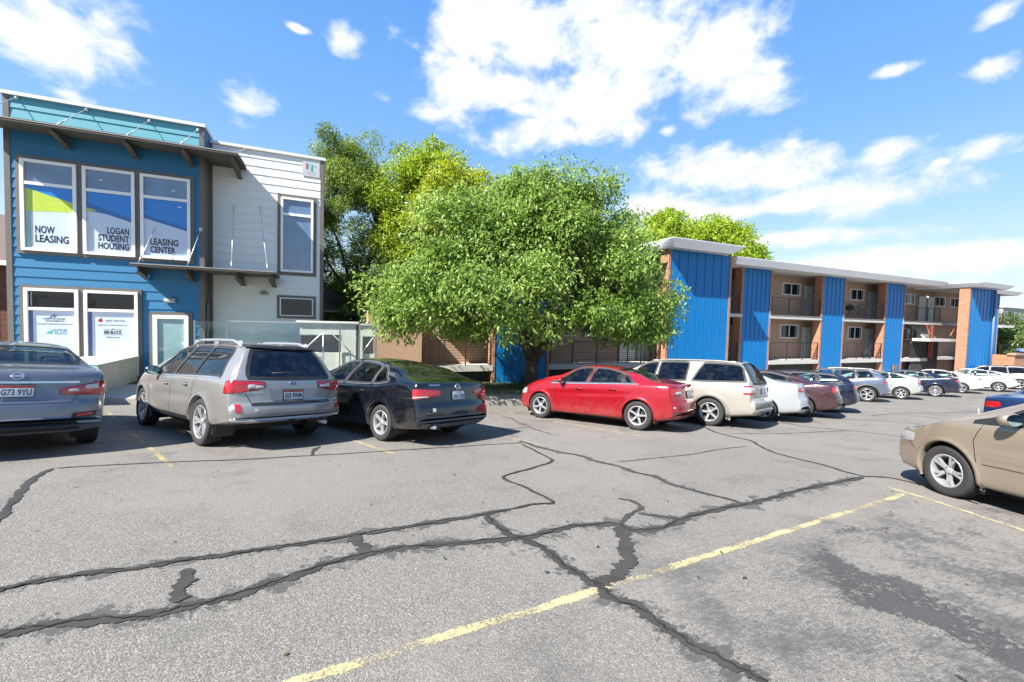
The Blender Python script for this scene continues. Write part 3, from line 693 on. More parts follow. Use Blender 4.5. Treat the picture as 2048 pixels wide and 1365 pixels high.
    for cx in (0, wb):
        for s in (1, -1):
            lip(cx, s, arch, arch+.05, .006, 0, PB)
            if clad: lip(cx, s, arch-.001, arch+clad, .012, 2, PB)
            li = MB()
            for k_ in range(25):
                a = R(-25+230*k_/24); r_ = arch+.045
                for yy in (.98, .62): li.v.append((cx+math.cos(a)*r_, s*W*yy if yy < .9 else s*(W-.045), rad+math.sin(a)*r_))
            li.f = [(2*k_, 2*k_+1, 2*k_+3, 2*k_+2) for k_ in range(24)]; li.mi = [0]*24; li.sm = [True]*24
            n0 = len(li.v); li.v += [(cx, s*W*.62, rad)]+[(cx+math.cos(R(-25+230*k_/24))*(arch+.045), s*W*.62, rad+math.sin(R(-25+230*k_/24))*(arch+.045)) for k_ in range(25)]
            li.f += [(n0, n0+1+k_, n0+2+k_) for k_ in range(24)]; li.mi += [0]*24; li.sm += [False]*24
            PB.add(li.v, li.f, 1, True)
    # ---- panel gaps
    def gap(pr, pts, w_=.009, off=.0018, mi=1, m_=None):
        m_ = m_ or PB; P = [np.array(p, float) for p in pts]; Q = []
        for i in range(len(P)-1):
            n = max(2, int(np.linalg.norm(P[i+1]-P[i])/.035))
            Q += [P[i]+(P[i+1]-P[i])*k_/n for k_ in range(n)]
        Q.append(P[-1]); base = len(m_.v); last = None
        for i in range(len(Q)):
            d_ = Q[min(i+1, len(Q)-1)]-Q[max(i-1, 0)]; nn = np.array([-d_[1], d_[0]])/(np.linalg.norm(d_)+1e-9)
            for o_ in (-w_/2, w_/2):
                q = pr(Q[i]+nn*o_, off); q = q if q is not None else last; q = q if q is not None else Vector((0,0,.5)); last = q; m_.v.append(tuple(q))
        for i in range(len(Q)-1): a = base+2*i; m_.f.append((a, a+1, a+3, a+2)); m_.mi.append(mi); m_.sm.append(True)
    for s in (1, -1):
        for pl in S.get('gaps', []): gap(side(s), [(x, (z if z < 5 else belt_z(x)+z-10)) for x, z in pl])
        for hx in S['handles']:
            hz_ = belt_z(hx)-S.get('hdz', .12); c = side(s)((hx, hz_), .012)
            if c is None: continue
            h_ = MB(); h_.box(-.085, .085, -.011, .011, -.014, .014, 0, .010); h_.v = [(v[0]+c.x, v[1]+c.y+s*.012, v[2]+c.z) for v in h_.v]
            h_.ell((c.x, c.y-s*.012, c.z-.002), (.075, .012, .03), 1, 14, 8); h_.build('door_handle', [S.get('hmat', S['paint']), BLK], root)
        # sill
        if S.get('sill'): m_ = patch(side(s), lambda u, v: (arch+.03+(wb-2*arch-.06)*u, float(np.interp(arch+.03+(wb-2*arch-.06)*u, bx, bz))+.035+S['sill']*v), 36, 3, .007); m_.build('sill_cladding', BLK, root)
        if S.get('mould'): xa, xb, zm, hm = S['mould']; patch(side(s), lambda u, v: (xa+(xb-xa)*u, zm+hm*v), 40, 2, .012).build('side_moulding', S['paint'], root)
        # mirrors
        mx, mz = S['mirror']; c = side(s)((mx, mz), 0)
        if c is not None:
            m_ = MB(); y = c.y+s*.135; m_.ell((mx+.015, y, mz+.045), (.085, .115, .078), 0, 20, 14); m_.v = [(max(v[0], mx-.035), v[1], v[2]) for v in m_.v]
            m_.tube([(mx+.03, c.y-s*.02, mz-.02), (mx+.02, y-s*.03, mz)], .022, 8, 1)
            o = m_.build('wing_mirror', [S.get('mmat', S['paint']), BLK], root); q = MB(); n = 22
            q.v = [(mx-.037, y+math.cos(2*math.pi*i/n)*.094*(1 if abs(math.cos(2*math.pi*i/n)) > .2 else 1), mz+.045+math.sin(2*math.pi*i/n)*.062) for i in range(n)]
            q.f = [tuple(range(n))]; q.mi = [0]; q.sm = [False]; q.build('mirror_glass', MIRR, o)
    # ---- lamps. quads given as (a0,a1,zlo0,zlo1,zhi0,zhi1) in wrap angle / height
    def lampfn(L_):
        a0, a1, l0, l1, h0, h1 = L_
        def fn(u, v):
            a = a0+(a1-a0)*u; lo = l0+(l1-l0)*u; hi = h0+(h1-h0)*u; b = S.get('lampround', .18)*(abs(2*u-1)**5); return (a, lo+(hi-lo)*(v*(1-b)+b/2))
        return fn
    for s in (1, -1):
        xc, yc = S.get('rlc', (x0+.55, W-.55)); pr = wrapf(xc, yc, s); main = None
        for L_ in S['tail']:
            mat = {'r': RED, 'w': WLENS, 'd': DLENS, 'b': BLK}[L_[6]]
            off = L_[7] if len(L_) > 7 else .006
            m_ = patch(pr, lampfn(L_[:6]), 16, 8, off, dom=.006 if L_[6] != 'b' else 0)
            o = m_.build('tail_light' if main is None else 'lamp_lens', mat, root if main is None else main)
            if main is None: main = o; tr = MB(); frame(pr, [q for q in outline(lampfn(L_[:6]))], .0, .012*1, .004, tr); 
        xc, yc = x1-.75, W-.62
        def prf(q, off=.004, s=s, xc=xc, yc=yc):
            a = R(q[0]); dd = Vector((math.sin(a), s*math.cos(a), 0)); return hit(Vector((xc, s*yc, q[1]))+dd*2, -dd, off)
        main = None
        for L_ in S.get('head', []):
            mat = {'h': HLG, 'a': AMB, 'b': BLK, 'w': WLENS}[L_[6]]; m_ = patch(prf, lampfn(L_[:6]), 14, 8, .005, dom=.008)
            o = m_.build('headlight' if main is None else 'lamp_lens', mat, root if main is None else main); main = main or o
    # ---- rear details
    for d_ in S.get('rear', []):
        kind = d_[0]
        if kind == 'gap': gap(rear, d_[1], d_[2] if len(d_) > 2 else .007)
        elif kind == 'panel':      # ('panel', (y0,y1,z0,z1), mat, name, off)
            y0, y1, z0_, z1_ = d_[1]; m_ = patch(rear, lambda u, v: (y0+(y1-y0)*u, z0_+(z1_-z0_)*v), 24, 4, d_[4] if len(d_) > 4 else .004); m_.build(d_[3], d_[2], root)
        elif kind == 'quad':       # ('quad', [(y,z)x4 bl br tr tl], mat, name, off)
            A, B, C_, D = [np.array(q, float) for q in d_[1]]
            m_ = patch(rear, lambda u, v: (A*(1-u)+B*u)*(1-v)+(D*(1-u)+C_*u)*v, 20, 6, d_[4] if len(d_) > 4 else .004); m_.build(d_[3], d_[2], root)
        elif kind == 'topstrip': gap(top, d_[1], d_[2], .004)
        elif kind == 'tube':
            m_ = MB(); m_.tube(d_[1], d_[2], 12, 0); m_.build(d_[4], d_[3], root)
        elif kind == 'plate':
            y, z, txt, red = d_[1:5]; c = rear((y, z), .012); c2 = rear((y, z+.07), .012); tilt = math.atan2(c2.x-c.x, .07)
            pl = MB(); pl.box(-.152, .152, -.003, .003, -.076, .076, 0, .004)
            if red: pl.box(-.146, .146, -.0045, -.0031, .036, .070, 1)
            fr = MB(); 
            for a_, b_, c_, d__ in ((-.158,.158,.074,.082), (-.158,.158,-.082,-.074), (-.158,-.150,-.082,.082), (.150,.158,-.082,.082)): fr.box(a_, b_, -.0055, .002, c_, d__, 0)
            M_ = Matrix.Translation(c) @ Matrix.Rotation(tilt, 4, 'Y') @ Matrix.Rotation(-math.pi/2, 4, 'Z')
            pl.v = [tuple(M_ @ Vector(v)) for v in pl.v]; fr.v = [tuple(M_ @ Vector(v)) for v in fr.v]
            po = pl.build('license_plate', [PLATE_W, PLATE_R], root); fr.build('plate_frame', S.get('plframe', BLK), po); tm = MB()
            for t_, xa, xb, zz_, hh_ in ((txt, -.13, .13, -.052 if red else -.055, .075), (('UTAH', -.06, .06, .040, .022) if red else ('UTAH', -.055, .055, .038, .024))):
                if not txt: continue
                vs, fs = fit_text(t_, xa, xb, zz_, hh_, .0022 if hh_ > .05 else .0006); tm.add([tuple(M_ @ Vector((v[0], -.006, v[1]))) for v in vs], fs)
            if txt: tm.build('plate_lettering', PLATE_T, po)
        elif kind == 'emblem':
            y, z, sh = d_[1:4]; c = rear((y, z), .008); c2 = rear((y, z+.05), .008); tilt = math.atan2(c2.x-c.x, .05)
            M_ = Matrix.Translation(c) @ Matrix.Rotation(tilt, 4, 'Y') @ Matrix.Rotation(-math.pi/2, 4, 'Z'); e = MB()
            def circ(rx, rz_, r_, n=28): e.tube([(math.cos(2*math.pi*i/n)*rx, 0, math.sin(2*math.pi*i/n)*rz_) for i in range(n)], r_, 6, 0, True)
            if sh == 'vw':
                circ(.052, .052, .006); e.tube([(-.026,0,.044), (0,0,.006), (.026,0,.044)], .005, 6); e.tube([(-.045,0,.02), (-.02,0,-.04), (0,0,-.004), (.02,0,-.04), (.045,0,.02)], .005, 6)
            elif sh == 'ringbar': circ(.052, .045, .006); e.box(-.062, .062, -.006, .002, -.011, .011, 0, .003)
            elif sh == 'stars':
                circ(.062, .034, .004); e.ell((0,0,0), (.058,.004,.031), 1)
                for a_, b_, r_ in ((-.03,.008,.012), (.0,.015,.006), (.02,.006,.006), (.012,-.012,.006), (-.006,-.014,.006), (.036,-.004,.006)): e.ell((a_,-.005,b_), (r_,.003,r_*.8), 0, 10, 6)
            elif sh == 'bow': e.prism([(-.07,-.01), (-.02,-.012), (-.02,-.026), (.02,-.026), (.02,-.012), (.07,-.006), (.06,.014), (.02,.012), (.02,.026), (-.02,.026), (-.02,.012), (-.06,.012)], 1, -.006, .002)
            elif sh == 'ovals': circ(.05, .034, .004); circ(.018, .032, .003, 16); circ(.034, .014, .003, 18)
            elif sh == 'oval': e.ell((0,0,0), (.06,.005,.026), 1); circ(.06, .026, .004)
            e.v = [tuple(M_ @ Vector(v)) for v in e.v]; e.build('emblem', [CHR, plain('emblem_blue', (.01,.03,.18), .3)], root)
        elif kind == 'script':
            y0, y1, z, txt, hh_ = d_[1:6]; vs, fs = fit_text(txt, 0, abs(y1-y0), 0, hh_, .001); m_ = MB(); out = []
            for v in vs:
                q = rear((y0-v[0], z+v[1]), .005); out.append(tuple(q) if q else (x0, y0-v[0], z+v[1]))
            m_.add(out, fs); m_.build('badge_lettering', CHR, root)
    # ---- roof rails / antenna
    if S.get('rails'):
        xa, xb, yr, hr = S['rails']
        for s in (1, -1):
            p0 = top((xa, s*yr), 0); p1 = top((xb, s*yr), 0); m_ = MB(); pts = []
            for k_ in range(13):
                x = xa+(xb-xa)*k_/12; q = top((x, s*yr), 0); e = min(1, min(k_, 12-k_)/1.6); pts.append((x, s*yr, q.z+hr*e-.004))
            m_.tube(pts, S.get('railr', .016), 8)
            for x in S.get('railf', (xa+.12, (xa+xb)/2, xb-.12)):
                q = top((x, s*yr), 0); m_.ell((x, s*yr, q.z+hr*.45), (.10, .017, hr*.7), 0, 12, 8)
            m_.build('roof_rail', S.get('railmat', STEEL), root)
    if S.get('fin'):
        q = top((S['fin'], 0), 0); m_ = MB(); m_.add([(q.x-.07,.02,q.z-.01), (q.x-.07,-.02,q.z-.01), (q.x+.08,0,q.z-.01), (q.x-.06,0,q.z+.06), (q.x-.02,0,q.z+.045)], [(0,3,4,2), (1,2,4,3), (0,1,3)], 0, True); m_.build('roof_antenna', S['paint'], root)
    # ---- interior
    i_ = MB(); zf = min(lz)-.38; xa, xb = S['cabin']
    i_.box(xa, xb, -W*.80, W*.80, zf-.12, zf, 0); 
    i_.box(ws[0]-.30 if ws[0] < ws[1] else ws[1]-.3, max(ws[0], ws[1])-.05, -W*.74, W*.74, zf, belt_z(max(ws[0], ws[1])-.3)-.02, 0, .05)
    if not S.get('hatch'): i_.box(x0+.5, xa+.1, -W*.72, W*.72, belt_z(xa)-.10, belt_z(xa)-.06, 0)
    i_.build('cabin_floor', INT, root)
    for sx_, ys in S['seats']:
        for y in ys:
            m_ = MB(); wseat = .24 if len(ys) == 2 else .22; zb_ = belt_z(sx_)
            m_.box(sx_-.05, sx_+.45, y-wseat, y+wseat, zf, zf+.22, 0, .05)
            mm = MB(); mm.box(-.07, .07, -wseat, wseat, -.0, .62, 0, .06); mm.box(-.05, .05, -.13, .13, .66, .86, 0, .045); mm.tube([(0,-.05,.6), (0,-.05,.7)], .008); mm.tube([(0,.05,.6), (0,.05,.7)], .008)
            ca, sa = math.cos(-.30), math.sin(-.30); mm.v = [(v[0]*ca+v[2]*sa+sx_, v[1]+y, -v[0]*sa+v[2]*ca+zf+.12) for v in mm.v]
            m_.add(mm.v, mm.f, 0, True); m_.build('seat', S.get('seatmat', INTG), root)
    # ---- body mesh: drop the faces behind windows and inside the wheel openings
    keep = []
    for fi, f in enumerate(F):
        c = [sum(mb.v[i][k_] for i in f)/len(f) for k_ in range(3)]; kill = False
        for cx in (0, wb):
            if abs(c[1]) > W*.60 and math.hypot(c[0]-cx, c[2]-rad) < arch+.022: kill = True
        if not kill and c[2] > min(lz):
            if abs(c[1]) > rw*.6 and any(inpoly(c[0], c[2], P) for P in holes_side): kill = True
            if not kill and any(inpoly(c[0], c[1], P) for P in holes_top): kill = True
            if not kill and holes_rear and c[0] < x0+1.0 and any(inpoly(c[1], c[2], P) for P in holes_rear): kill = True
        if not kill: keep.append(f)
    body = MB(); body.add(mb.v, keep, 0, True); body.add(PB.v, PB.f, 0, True)
    body.mi = [0]*len(keep)+PB.mi
    body.build('body', [S['paint'], BLK, S.get('cladmat', BLK)], root)
    # ---- wheels
    tyre, rim = wheel_meshes(rad, S.get('tw', .215), S['rim'])
    for cx in (0, wb):
        for s in (1, -1):
            wt = empty('wheel', (cx, s*(W-S.get('tw', .215)/2-.018), rad), 0 if s > 0 else math.pi, parent=root)
            wt.rotation_euler = (0, 0, 0 if s > 0 else math.pi)
            spin = random.uniform(0, 1.2)
            for me in (tyre, rim):
                o = bpy.data.objects.new(me.name, me); link_obj(o, wt); o.rotation_euler = (0, spin, 0)
    # place on the sloping ground
    n = gnorm(pos[0]+math.cos(hdg)*wb/2, pos[1]+math.sin(hdg)*wb/2); f = Vector((math.cos(hdg), math.sin(hdg), 0)); f = (f-n*f.dot(n)).normalized(); l = n.cross(f)
    M_ = Matrix(((f.x,l.x,n.x,pos[0]),(f.y,l.y,n.y,pos[1]),(f.z,l.z,n.z,gz(*pos)),(0,0,0,1)))
    root.matrix_world = M_ @ Matrix.Scale(sc, 4)
    return root

# ------------------------------------------------ the cars in the photograph
def sedan(wb=2.70, ro=1.05, fo=.95, H=1.47, deck=1.08, hood=.98, rx=0., nose=.68, cowl=1.02):
    """three-box outline; rx shifts the base of the rear glass"""
    return dict(wb=wb, H=H,
      top=[(-ro,.50),(-ro+.008,.60),(-ro+.03,.70),(-ro+.06,.74),(-ro+.085,.86),(-ro+.12,deck-.06),(-ro+.17,deck-.015),(-ro+.28,deck),(-.42+rx,deck+.035),(-.22+rx,deck+.085),(.15+rx,deck+.235),(.50+rx,H-.09),(.85+rx*.5,H-.022),(1.25,H),(1.60,H-.022),(1.82,H-.10),(2.18,H-.27),(wb-.12,cowl+.06),(wb+.02,cowl),(wb+.25,hood),(wb+fo-.42,hood-.10),(wb+fo-.18,nose+.08),(wb+fo-.06,nose-.04),(wb+fo-.01,.55),(wb+fo,.47)],
      bot=[(-ro,.40),(-ro+.12,.30),(-.5,.235),(0,.20),(wb,.19),(wb+.5,.20),(wb+fo-.1,.24),(wb+fo,.36)],
      belt=[(-ro,deck-.05),(-.5,deck-.03),(.3,.985),(1.3,.955),(2.2,.93),(wb+.1,.93),(wb+fo,.70)],
      screen=(1.84,wb-.06,.56,.66), backlight=(-.26+rx,.60+rx,.56,.52,'green'), cabin=(.1,2.35), seats=[(1.45,(-.36,.36)),(.62,(-.38,.38))],
      windows=[(1.36,1.27,wb-.30,1.84),(.40,.46,1.28,1.19),(.08+rx,.36+rx*.5,.34,.40)], mirror=(1.98,1.0), handles=(1.50,.62), rw=.56,
      gaps=[[(wb-.36,.28),(wb-.42,.60),(wb-.36,10.0)],[(1.32,.24),(1.30,.6),(1.32,10.0)],[(.46,.55),(.52,.30)],[(.46,.55),(.30,.72),(.26,10.0)],[(wb+.32,.80),(wb+.55,.84)]],
      tail=[(22,88,.80,.86,.93,.99,'r')], head=[(20,78,.60,.58,.76,.70,'h')])
def hatchy(wb, ro, fo, H, deck, steep_x, belt_up=.0, hood=1.0, nose=.72, cowl=1.08, slope=.5):
    """two-box outline with a raked tailgate whose glass runs from steep_x to the roof"""
    return dict(wb=wb, H=H, hatch=True,
      top=[(-ro,.50),(-ro+.01,.60),(-ro+.03,.68),(-ro+.055,.73),(-ro+.075,.85),(-ro+.10,1.0),(-ro+.14,deck),(-ro+.14+slope*.45,deck+.22),(-ro+.16+slope*.95,H-.11),(-ro+.22+slope*1.1,H-.06),(.45,H-.015),(1.1,H),(1.65,H-.03),(1.95,H-.12),(2.3,H-.30),(wb-.08,cowl+.05),(wb+.06,cowl),(wb+.35,hood),(wb+fo-.35,hood-.11),(wb+fo-.14,nose+.04),(wb+fo-.04,nose-.10),(wb+fo-.005,.56),(wb+fo,.47)],
      bot=[(-ro,.44),(-ro+.12,.34),(-.5,.27),(0,.24),(wb,.23),(wb+.5,.24),(wb+fo-.1,.28),(wb+fo,.38)],
      belt=[(-ro,deck-.02+belt_up),(-.3,deck-.02+belt_up),(.6,deck-.05),(1.5,deck-.08),(2.3,deck-.10),(wb+.2,deck-.12),(wb+fo,.72)],
      screen=(1.88,wb-.02,.60,.68), cabin=(-.2,2.4), seats=[(1.45,(-.38,.38)),(.55,(-.40,.40))],
      windows=[(1.34,1.26,wb-.26,1.86),(.40,.44,1.27,1.19),(-.45,-.18,.33,.37)], mirror=(2.0,deck-.03), handles=(1.50,.62), rw=.58,
      gaps=[[(wb-.36,.30),(wb-.42,.62),(wb-.34,10.0)],[(1.31,.27),(1.29,.6),(1.31,10.0)],[(.48,.6),(.54,.34)],[(.48,.6),(.34,.76),(.30,10.0)]],
      tail=[(22,85,.86,.90,1.0,1.02,'r')], head=[(20,78,.66,.64,.82,.76,'h')])
FL = {}
def add(name, *a): FL[name] = a

# grey-blue sedan, rear to us, cut by the left edge
S = sedan(2.70,1.05,.88,1.495,1.125,.98); S.update(W=1.76, rad=.317, rim='five', paint=paint('slate_blue_paint', (.20,.215,.255), .5, .28), arch=.365, kr=.20, crease=.012, cz=.86,
  backlight=(-.26,.60,.60,.56,'blue'), glass='green', seatmat=INTG,
  tail=[(26,84,.79,.80,1.0,.885,'d'),(28,82,.805,.815,.985,.872,'r',.012),(40,54,.88,.875,.945,.925,'w',.018),(62,74,.845,.84,.885,.868,'w',.018)],
  rear=[('quad',[(.56,.955),(-.56,.955),(-.56,.980),(.56,.980)],CHR,'chrome_bar',.012),('gap',[(.74,1.0),(.55,.79),(.50,.70),(-.50,.70),(-.55,.79),(-.74,1.0)]),
    ('emblem',0,1.045,'ringbar'),('plate',0,.86,'G73 9YU',True),('quad',[(.60,.34),(-.60,.34),(-.56,.46),(.56,.46)],BLK,'bumper_insert',.006),
    ('quad',[(-.50,.50),(-.74,.51),(-.76,.58),(-.52,.56)],BLK,'reflector_housing',.004),('quad',[(-.55,.515),(-.70,.525),(-.72,.56),(-.56,.55)],RED,'rear_reflector',.010),
    ('quad',[(.50,.50),(.74,.51),(.76,.58),(.52,.56)],BLK,'reflector_housing',.004),('quad',[(.55,.515),(.70,.525),(.72,.56),(.56,.55)],RED,'rear_reflector',.010)])
add('nissan', (-3.96,8.36), 114.8, 1.008, S, 'slate blue sedan seen from behind at the left edge, nearest the blue office', 'car')
# silver wagon
S = hatchy(2.745,1.10,.97,1.61,1.07,-.9,.02,1.02,.74,1.10,.42); S.update(W=1.84, rad=.363, rim='outback', paint=paint('silver_tan_paint', (.44,.425,.405), .5, .28), arch=.405, kr=.20, clad=0, crease=.014, cz=.80, flare=.022, sill=.07,
  top=[(-1.10,.52),(-1.095,.64),(-1.07,.70),(-1.02,.735),(-1.005,.85),(-.985,1.0),(-.95,1.08),(-.84,1.22),(-.70,1.42),(-.62,1.515),(-.56,1.56),(-.2,1.60),(.7,1.62),(1.4,1.61),(1.75,1.57),(1.98,1.50),(2.35,1.31),(2.62,1.15),(2.78,1.10),(3.1,1.05),(3.4,.95),(3.58,.82),(3.68,.68),(3.715,.56),(3.72,.47)], H=1.62,
  bot=[(-1.10,.50),(-1.0,.42),(-.5,.34),(0,.31),(2.745,.29),(3.2,.31),(3.62,.34),(3.72,.42)],
  windows=[(1.40,1.33,2.42,1.92),(.52,.56,1.32,1.25,'dark'),(-.52,-.28,.46,.50,'dark')], screen=(1.96,2.66,.60,.70), backlight=(1.075,1.50,.66,.50,'dark'), cabin=(-.3,2.5),
  belt=[(-1.1,1.03),(-.3,1.05),(.6,1.03),(1.5,1.0),(2.3,.985),(2.95,.96),(3.72,.74)], chromebelt=(-.5,2.45),
  rails=(-.42,1.50,.53,.085), railr=.026, railmat=plain('rail_silver', (.42,.42,.45), .35, .4), railf=(-.32,.55,1.42), hmat=CHR, mmat=plain('dark_teal_gloss',(.015,.035,.045),.15,.2,1.),
  rlc=(-.55,.38), tail=[(22,86,.84,.92,1.05,1.03,'d',.008),(24,58,.86,.885,1.035,1.03,'r',.013),(58,85,.955,.965,1.02,1.005,'r',.013),(56,68,.925,.93,.985,.985,'w',.018),(68,82,.925,.93,.975,.965,'w',.018),(40,58,.86,.88,.90,.915,'r',.017)],
  rear=[('gap',[(.66,1.04),(.70,.92),(.60,.72),(-.60,.72),(-.70,.92),(-.66,1.04)],.009),('emblem',0,1.0,'stars'),('quad',[(.32,.745),(-.32,.745),(-.36,.915),(.36,.915)],plain('recess_paint', (.42,.42,.43), .4, .4),'plate_recess',.003),
    ('plate',0,.825,'E05 9WM',True),('quad',[(.62,.685),(-.62,.685),(-.60,.715),(.60,.715)],BLK,'bumper_step',.010),('quad',[(.88,.50),(-.88,.50),(-.88,.565),(.88,.565)],plain('grey_cladding', (.20,.20,.21), .5),'bumper_lower',.006),
    ('quad',[(.80,.585),(.73,.585),(.74,.70),(.80,.70)],RED,'rear_reflector',.010),('quad',[(-.73,.585),(-.80,.585),(-.80,.70),(-.74,.70)],RED,'rear_reflector',.010),
    ('tube',[(-1.125,-.10,1.155),(-1.0,.10,1.17),(-1.0,.34,1.155)],.010,BLK,'rear_wiper'),('script',.68,.44,.86,'OUTBACK',.022),('quad',[(.58,.60),(.53,.60),(.53,.64),(.58,.64)],PLATE_W,'sticker',.006),
    ('quad',[(.60,1.515),(-.60,1.515),(-.56,1.555),(.56,1.555)],BLK,'roof_spoiler',.03),('quad',[(.07,.38),(-.03,.38),(-.03,.46),(.07,.46)],BLK,'tow_hitch',.015),('tube',[(-1.10,-.52,.36),(-.7,-.52,.36)],.035,STEEL,'exhaust_pipe')])
add('outback', (-.93,8.48), 120.3, 1.01, S, 'silver tan station wagon with roof rails parked beside the concrete ramp wall', 'car')
# black/blue sedan
S = sedan(2.80,1.12,.95,1.487,1.11,.98,-.22); S.update(W=1.835, rad=.326, rim='five_fat', paint=paint('blue_black_paint', (.004,.005,.010), .15, .2), arch=.368, kr=.17, chrome=True, crease=.010, cz=.83, tw=.22,
  backlight=(-.50,.50,.62,.56,'green'), rlc=(-.55,.36), hmat=paint('blue_black_paint',(.006,.010,.028)),
  tail=[(30,84,.80,.865,.985,.955,'r'),(58,83,.85,.88,.90,.92,'r',.012),(32,56,.825,.835,.85,.86,'w',.012)],
  rear=[('gap',[(.70,1.06),(.62,.86),(.58,.76),(-.58,.76),(-.62,.86),(-.70,1.06)]),('emblem',0,1.01,'vw'),('plate',0,.865,'ARK 9TB',False),('script',.62,.40,1.035,'PASSAT',.020),
    ('quad',[(.66,.33),(-.66,.33),(-.58,.405),(.58,.405)],plain('grey_diffuser', (.10,.10,.10), .5),'bumper_diffuser',.008),('quad',[(.60,.60),(.54,.60),(.54,.66),(.60,.66)],PLATE_W,'sticker',.006),
    ('tube',[(-1.10,.55,.335),(-.8,.55,.33)],.032,CHR,'exhaust_pipe')])
add('passat', (1.76,8.27), 117.0, .985, S, 'blue black sedan with dusty five-spoke wheel parked between the silver wagon and the red car', 'car')
# red sedan
S = sedan(2.685,.97,.95,1.475,1.10,1.0,.02,.72,1.06); S.update(W=1.80, rad=.335, rim='five', paint=paint('red_paint', (.43,.006,.017), .3, .26), arch=.378, kr=.24, kf=.40, crease=.016, cz=.86, cs=-.05, chromebelt=(.0,2.35), tw=.215,
  belt=[(-.97,1.04),(-.5,1.055),(.3,1.03),(1.3,.985),(2.2,.95),(2.8,.93),(3.63,.74)], hdr=.075, rlc=(-.45,.40),
  tail=[(34,84,.84,.86,.99,1.0,'r'),(50,80,.86,.87,.92,.93,'w',.013)], head=[(24,74,.64,.60,.80,.70,'h')],
  rear=[('gap',[(.66,1.06),(.60,.86),(.55,.78),(-.55,.78),(-.60,.86),(-.66,1.06)]),('quad',[(.26,.95),(-.26,.95),(-.26,.975),(.26,.975)],CHR,'chrome_bar',.01),('emblem',0,1.02,'bow'),('plate',0,.85,'',False),('quad',[(.80,.56),(.76,.56),(.76,.60),(.80,.60)],PLATE_W,'sticker',.006)])
add('cruze', (7.45,8.30), 118.5, 1.0, S, 'bright red sedan with silver five-spoke wheels standing in front of the big tree', 'car')
# beige and grey crossover
S = hatchy(2.87,1.14,.98,1.70,1.10,-.9,.0,1.06,.80,1.14,.30); BG = paint('champagne_paint', (.50,.47,.41), .35, .35); GR = plain('grey_lower_cladding', (.24,.235,.22), .5, var=.15)
S.update(W=1.90, rad=.358, rim='five_fat', paint=BG, arch=.405, clad=.10, cladmat=GR, kr=.12, crease=.006, cz=.7,
  top=[(-1.15,.56),(-1.14,.66),(-1.10,.72),(-1.03,.75),(-1.02,.9),(-1.0,1.08),(-.93,1.25),(-.80,1.48),(-.72,1.60),(-.64,1.655),(-.2,1.69),(.7,1.71),(1.4,1.70),(1.75,1.66),(2.0,1.56),(2.4,1.35),(2.72,1.18),(2.86,1.14),(3.3,1.07),(3.6,.98),(3.76,.84),(3.83,.68),(3.85,.5)], H=1.71,
  belt=[(-1.1,1.14),(-.3,1.12),(.6,1.10),(1.5,1.08),(2.3,1.06),(3.0,1.02),(3.85,.78)], windows=[(1.52,1.50,2.46,2.0,'dark'),(.62,.64,1.42,1.42,'dark'),(-.86,-.72,.46,.24,'dark')], backlight=(1.12,1.60,.70,.58,'dark'), screen=(2.0,2.72,.62,.72), cabin=(-.5,2.5),
  rails=(-.5,1.7,.54,.045), railmat=BG, railf=(-.45,1.6), handles=(1.62,.72), sill=.10, rlc=(-.62,.42), lampround=.05,
  gaps=[[(2.5,.32),(2.45,.62),(2.5,10.0)],[(1.46,.30),(1.44,.6),(1.46,10.0)],[(.52,.62),(.58,.36)],[(.52,.62),(.50,10.0)]],
  tail=[(20,60,.86,.87,1.08,1.08,'r'),(20,61,.905,.91,1.035,1.035,'w',.013)],
  rear=[('gap',[(.70,1.1),(.70,.80),(-.70,.80),(-.70,1.1)],.009),('plate',0,.93,'',False),('quad',[(.86,.50),(-.86,.50),(-.86,.66),(.86,.66)],GR,'bumper_lower',.008),('quad',[(.55,1.01),(-.55,1.01),(-.55,1.04),(.55,1.04)],CHR,'chrome_bar',.012),('emblem',.0,1.08,'oval')])
add('tx', (9.98,8.42), 113.5, 1.0, S, 'champagne crossover with grey wheel arch cladding directly right of the red sedan', 'car')
# silver sedan behind it
S = sedan(2.775,1.08,.97,1.47,1.13,.99,.0); S.update(W=1.82, rad=.33, rim='six', paint=paint('silver_white_paint', (.58,.61,.64), .45, .3), kr=.22, crease=.008, rlc=(-.6,.42),
  tail=[(30,80,.88,.87,.99,1.02,'r'),(52,78,.90,.90,.955,.965,'w',.013)], backlight=(-.26,.60,.60,.56,'blue'))
add('silver', (12.45,8.86), 120., 1.0, S, 'pale silver sedan half hidden behind the champagne crossover', 'car')
S = sedan(2.775,1.05,.97,1.47,1.09,.98,.05); S.update(W=1.82, rad=.33, rim='five', paint=paint('maroon_paint', (.085,.036,.042), .5, .3), kr=.24, crease=.01, rlc=(-.55,.42), glass='dark',
  tail=[(28,80,.82,.80,.99,1.02,'r'),(48,72,.86,.86,.93,.94,'w',.013)], backlight=(-.22,.62,.60,.56,'green'))
add('maroon', (14.75,9.20), 118., 1.0, S, 'brownish maroon sedan between the silver sedan and the navy hatchback', 'car')
S = hatchy(2.62,.86,.93,1.47,1.03,-.6,.04,.96,.70,1.02,.50); S.update(W=1.74, rad=.320, rim='six', paint=paint('navy_paint', (.008,.013,.035), .3, .25), kr=.20, rlc=(-.4,.38), backlight=(1.08,1.36,.58,.46,'green'), fin=.3, crease=.01,
  windows=[(1.34,1.26,2.36,1.86,'green'),(.42,.44,1.27,1.19,'green'),(-.34,-.12,.34,.38,'green')], tail=[(30,80,.84,.86,.98,1.01,'r'),(60,80,.87,.88,.95,.96,'w',.013)])
add('impreza', (17.3,9.86), 122., 1.0, S, 'navy hatchback with dark roof parked just before the grey blue crossover', 'car')
